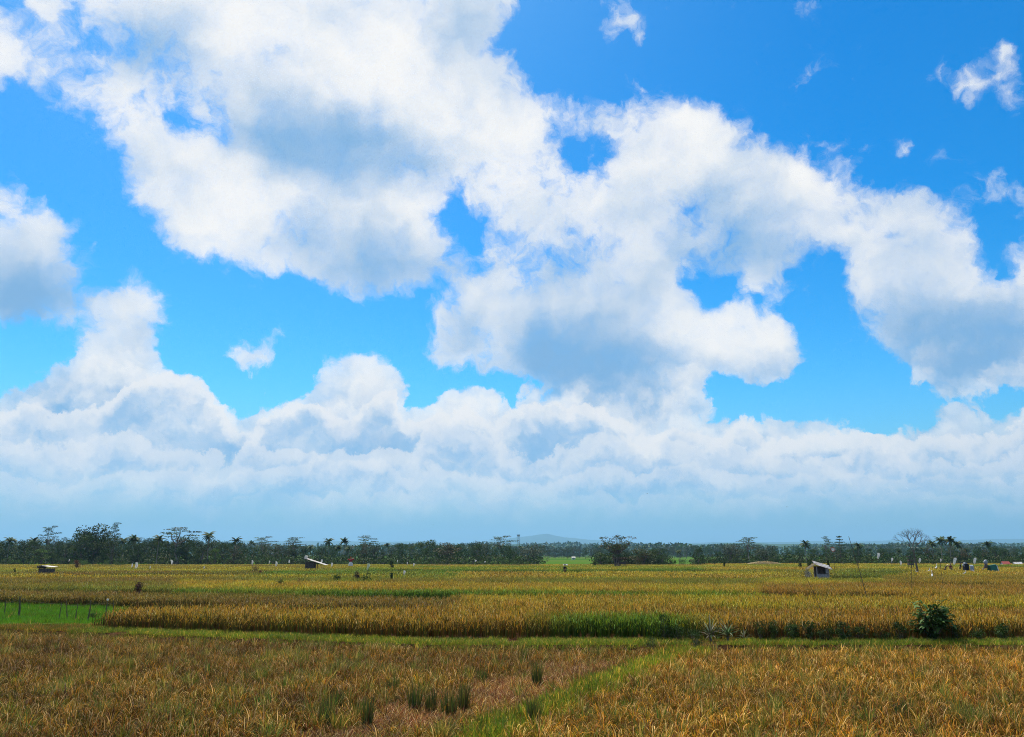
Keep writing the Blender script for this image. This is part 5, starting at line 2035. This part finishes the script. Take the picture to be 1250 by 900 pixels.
# ---- pandanus-like plants on the bank, every sword leaf a part
def on_bank(x, yb):
    p = gp(x, yb, TER)
    d = min(p.y, 32.9)
    return Vector((at(x, yb, d).x, d, TER))


def sword_plant(x, yb, hpx, n, label, cols, seed, spread=1.0):
    rr = random.Random(seed)
    p = on_bank(x, yb)
    h = hpx * p.y / F_PX
    t = thing('pandanus', label, 'plant', (p.x, p.y, TER))
    sb = MB(); sb.tube([(0, 0, -.05), (0, 0, h * .32)], [h * .06, h * .05], 7); sb.build('stem', M_bark, t)
    for i in range(n):
        mb = MB()
        a = i * 2.4 + rr.uniform(-.3, .3)
        col = tuple(c * rr.uniform(.8, 1.2) for c in rr.choice(cols))
        d, side = Vector((math.cos(a), math.sin(a), 0)), Vector((-math.sin(a), math.cos(a), 0))
        ang, q, prev = math.radians(rr.uniform(8, 82) * spread), Vector((0, 0, h * rr.uniform(.12, .38))), None
        L_ = h * rr.uniform(.6, .95)
        for j in range(6):
            wd = h * .032 * (1 - (j / 5) ** 2 * .95)
            cur = (q + side * wd + Vector((0, 0, wd * .4)), q, q - side * wd + Vector((0, 0, wd * .4)))
            if prev:
                mb.face([prev[0], prev[1], cur[1], cur[0]], col)
                mb.face([prev[1], prev[2], cur[2], cur[1]], col)
            prev = cur
            q = q + (d * math.sin(ang) + Vector((0, 0, math.cos(ang)))) * (L_ / 5)
            ang += math.radians(rr.uniform(3, 12))
        mb.build('leaf', M_leaf, t)
    return t


sword_plant(867, 773, 27, 30, 'dark spiky pandanus with pale leaf blades, left one on the path end', [(.05, .09, .03), (.24, .23, .12), (.08, .07, .04), (.16, .15, .08)], 501)
sword_plant(888, 770, 25, 34, 'greener spiky pandanus, middle of the three on the path end', [(.06, .12, .03), (.09, .15, .045), (.22, .25, .13)], 502)
sword_plant(907, 766, 16, 20, 'small low pandanus with flat pale blades, right of the three', [(.09, .13, .04), (.26, .26, .15)], 503, 1.15)


def bank_shrub(x, yb, hpx, wpx, pal, label, seed, name='bush', size=.07, n=1.0, leafsz=None):
    p = on_bank(x, yb)
    h, w = hpx * p.y / F_PX, wpx * p.y / F_PX
    rr = random.Random(seed)
    t = thing(name, label, 'bush', (p.x, p.y, TER - .02))
    sb, cb = MB(), MB()
    for i in range(int(16 * n)):
        a, rd = rr.uniform(0, 6.283), rr.random() ** .5
        z = rr.uniform(.16, .86)
        rmax = w * .5 * math.sqrt(max(.1, 1 - ((z - .45) / .62) ** 2))
        c = Vector((rmax * .72 * rd * math.cos(a), rmax * .72 * rd * math.sin(a), h * z))
        clump(cb, c, (w * .15, w * .15, h * .14), 44, leafsz or h * size, pal, rr)
        limb(sb, (rr.uniform(-.05, .05) * w, 0, -.03), c, h * .012, h * .005, rr, 3)
    sb.build('stems', M_bark, t)
    cb.build('foliage', M_leaf, t)
    return t


# the big-leaved shrub on the right
p = gp(1141, 783, TER)
hS, wS = 46 * p.y / F_PX, 40 * p.y / F_PX
t = thing('large_shrub', 'large rounded dark green shrub with broad leaves on the right bank', 'shrub', (p.x, p.y, TER - .02))
rr = random.Random(88)
sb = MB()
ends = []
for i in range(16):
    a = i * 2.4
    z = rr.uniform(.35, .92)
    rmax = wS * .42 * math.sqrt(max(.1, 1 - ((z - .5) / .6) ** 2))
    e_ = Vector((rmax * math.cos(a), rmax * math.sin(a), hS * z))
    limb(sb, (0, 0, -.02), e_, hS * .02, hS * .006, rr, 4)
    ends.append(e_)
sb.build('stems', M_bark, t)
LS = []
for v_ in range(4):                              # four leaf shapes share their meshes
    mb = MB()
    prev = None
    L_, wd0 = .30, .060
    q, ang = Vector((0, 0, 0)), .9 + .25 * v_
    col = [(.06, .125, .02), (.045, .095, .02), (.075, .145, .028), (.10, .17, .04)][v_]
    for j in range(5):
        wd = wd0 * math.sin(math.pi * (j / 4 * .86 + .1))
        cur = (q + Vector((0, wd, wd * .3)), q, q + Vector((0, -wd, wd * .3)))
        if prev:
            mb.face([prev[0], prev[1], cur[1], cur[0]], col); mb.face([prev[1], prev[2], cur[2], cur[1]], col)
        prev = cur
        q = q + Vector((math.sin(ang), 0, math.cos(ang))) * L_ / 4
        ang += .22
    LS.append(mb.mesh('leaf', M_leaf))
for i in range(290):
    e_ = rr.choice(ends)
    c = e_ * rr.uniform(.5, 1.06) + Vector((rr.gauss(0, .10), rr.gauss(0, .10), rr.gauss(0, .08)))
    o = link('leaf', LS[i % 4], t, c)
    o.rotation_euler = (rr.uniform(-.3, .3), rr.uniform(-.4, .4), math.atan2(c.y, c.x) + rr.uniform(-.9, .9))
    s_ = rr.uniform(.75, 1.25)
    o.scale = (s_, s_, s_)
cb = MB()
for i in range(20):
    c = Vector((rr.gauss(0, wS * .15), rr.gauss(0, wS * .15), hS * rr.uniform(.15, .82)))
    clump(cb, c, (wS * .14, wS * .14, hS * .12), 40, .16, DK, rr)
cb.build('inner_foliage', M_leaf, t)['kind'] = 'stuff'

bank_shrub(812, 783, 32, 20, DK + MD[2:], 'dark upright weedy bush left of the pandanus plants', 511)
bank_shrub(826, 776, 24, 30, DK + MD, 'bushy green weed between the upright bush and the pandanus', 512)
bank_shrub(849, 789, 18, 22, MD + DK, 'low green weed bush at the foot of the dark pandanus', 513)
bank_shrub(797, 792, 16, 22, BRN + DK, 'brownish weed bush lowest left of the pandanus plants', 514)
bank_shrub(845, 772, 20, 24, DK, 'dark weed bush behind the upright weedy bush', 518)
bank_shrub(928, 770, 25, 24, DK, 'dark bush, left of the pair right of the pandanus plants', 515)
bank_shrub(944, 769, 26, 18, DK + MD[2:], 'dark bush, right of the pair right of the pandanus plants', 516)
for i, (x, h_) in enumerate(((966, 20), (987, 22), (1008, 18), (1030, 22), (1052, 19), (1075, 17), (1099, 21), (1166, 18), (1195, 16), (1224, 20))):
    o = bank_shrub(x, 774.5, h_ * 1.08, 22, DK + MD + BRN[2:], 'dark green clump in the row along the gold rice front', 520 + i, n=1.2, size=.09)
    nm = ['first', 'second', 'third', 'fourth', 'fifth', 'sixth', 'seventh'][i] if i < 7 else None
    o['label'] = ('%s dark clump rightward from the paired bushes along the rice front' % nm) if nm else \
        ('%s dark clump of rice-front weeds right of the large rounded shrub' % ['nearest', 'second', 'third'][i - 7])
    o['group'] = 'dark clumps along the foot of the gold rice'

p = gp(945, 771, TER)
tag_o = stick((p.x, p.y - .1, TER - .05), (p.x + .05, p.y - .1, TER + .55), .035, 'short pale stump sticking up before the paired dark bushes', 'stump', 'stump')
tag_o.data.materials[0] = M_palebark

# ---- dark upright rice hills left uncut in the near paddy
for i, (x, yb, hpx, wpx, lab) in enumerate(((656, 842, 32, 11, 'tall dark green rice hill standing alone in the straw'), (642, 812, 18, 9, 'short dark rice hill behind the lone one in the straw'),
                                            (396, 893, 34, 14, 'dark rice hill at the left of the near row'), (447, 892, 36, 13, 'dark rice hill left of centre in the near row'),
                                            (411, 872, 26, 12, 'dark rice hill behind the leftmost near one'), (507, 872, 34, 16, 'broad dark rice hill in the middle of the near row'), (526, 874, 30, 12, 'slim dark rice hill right of the broad one'),
                                            (548, 878, 34, 17, 'wide greyish green rice hill of the near row'), (566, 872, 34, 12, 'dark rice hill at the right end of the near row'), (588, 838, 20, 12, 'small green rice hill behind the near row'),
                                            (652, 890, 34, 13, 'dark rice hill leaning in the bright grass of the path'), (480, 850, 24, 14, 'green rice hill behind the near row, left'), (1105, 882, 26, 22, 'dark green rice tuft low on the right paddy'))):
    p = gp(x, yb, 0)
    h, w = hpx * p.y / F_PX, wpx * p.y / F_PX
    mb = MB()
    rnd.seed(600 + i)
    for k in range(190):
        a = rnd.uniform(0, 6.283)
        r = w * .46 * rnd.random() ** .5
        c = rnd.choice([DKGREEN, OLIVE, (.05, .09, .03), GREEN, (.08, .10, .04), BROWN])
        q = rnd.uniform(.6, 1.2)
        blade(mb, (r * math.cos(a), r * math.sin(a), -.02), h * rnd.uniform(.55, 1.12), a, rnd.uniform(0, .16), rnd.uniform(-.02, .14), .011, tuple(v * q for v in c), None, 3)
    o = mb.build('rice_hill', M_stub, None, (p.x, p.y, 0)) if 'M_stub' in globals() else None
    if o is None:
        M_stub = newmat('rice_hill', rough=.7, trans=.2, attr=True, spec=.05)
        o = mb.build('rice_hill', M_stub, None, (p.x, p.y, 0))
    tag(o, lab, 'rice clump', 'uncut rice hills in the near paddy')

# ---- egrets
def egret(x, yb, hpx, label, rz):
    p = stand(x, yb)
    k = hpx * p.y / F_PX / .62
    z = TOP - .22
    t = thing('egret', label, 'egret', (p.x, p.y, z), rz)
    V_ = [((0, 0, .30 * k), .07 * k, .08 * k), ((-.16 * k, 0, .27 * k), .05 * k), ((-.30 * k, 0, .22 * k), .02 * k), ((.10 * k, 0, .38 * k), .05 * k), ((.17 * k, 0, .50 * k), .028 * k), ((.12 * k, 0, .64 * k), .024 * k),
          ((.17 * k, 0, .75 * k), .028 * k), ((.22 * k, 0, .76 * k), .032 * k)]
    skin_body('body', V_, [(0, 1), (1, 2), (0, 3), (3, 4), (4, 5), (5, 6), (6, 7)], M_feather, t, 1)
    mb = MB(); mb.tube([(.24 * k, 0, .76 * k), (.38 * k, 0, .73 * k)], [.014 * k, .003], 5); mb.build('beak', M_beak, t)
    for s_ in (-1, 1):
        mb = MB(); mb.tube([(0, s_ * .03 * k, .24 * k), (-.02 * k, s_ * .03 * k, .1 * k), (0, s_ * .03 * k, -.35)], .012 * k, 5); mb.build('leg', M_dark, t)
    return t


egret(1118.5, 697.5, 3.2, 'white egret right below the bare tree trunk', 2.8)
egret(1134, 697, 4.2, 'white egret between the bare tree and the bending person', .2)
egret(1138, 704, 7.5, 'white egret standing nearest, low in the gold rice', 1.0)
egret(1143, 694.5, 6.0, 'upright white egret behind the nearest one', .5)
egret(1177.5, 700, 4.5, 'white egret below the threshing machine', -.4)
egret(1188, 697, 3.2, 'white egret right at the foot of the threshing machine', 2.4)

# ---- birds on the wing
for x, y, d, lab in ((528.5, 641, 130, 'tiny bird flying above the middle of the treeline'), (790, 603, 120, 'tiny bird in the hazy sky right of centre'), (960.5, 619, 110, 'tiny bird high above the right umbrella tree')):
    p = at(x, y, d)
    t = thing('bird', lab, 'bird', p, rb_.uniform(0, 3))
    t.scale = (.5, .5, .5)
    skin_body('body', [((0, 0, 0), .05), ((.14, 0, .01), .03), ((.2, 0, .015), .02), ((-.16, 0, 0), .03), ((-.28, 0, 0), .035, .008)], [(0, 1), (1, 2), (0, 3), (3, 4)], M_dark, t, 1)
    for s_ in (-1, 1):
        mb = MB()
        mb.grid([[(.07, 0, .02), (-.07, 0, .02)], [(.08, s_ * .16, .10), (-.05, s_ * .16, .09)], [(-.02, s_ * .38, .06), (-.06, s_ * .38, .06)]])
        mb.build('wing', M_dark, t)


# ------------------------------------------------------------------ the air
mb = MB()
mb.box((0, 8200, 224), (30000, 18000, 450))
M_haze = bpy.data.materials.new('haze')
M_haze.use_nodes = True
nt = M_haze.node_tree
nt.nodes.clear()
o_ = nt.nodes.new('ShaderNodeOutputMaterial')
pv = nt.nodes.new('ShaderNodeVolumePrincipled')
pv.inputs['Color'].default_value = (.30, .56, .88, 1)
pv.inputs['Density'].default_value = HAZE_DENSITY
pv.inputs['Anisotropy'].default_value = .25
nt.links.new(pv.outputs[0], o_.inputs['Volume'])
tag(mb.build('haze', M_haze), 'pale blue air over the whole plain', None, None, 'stuff')
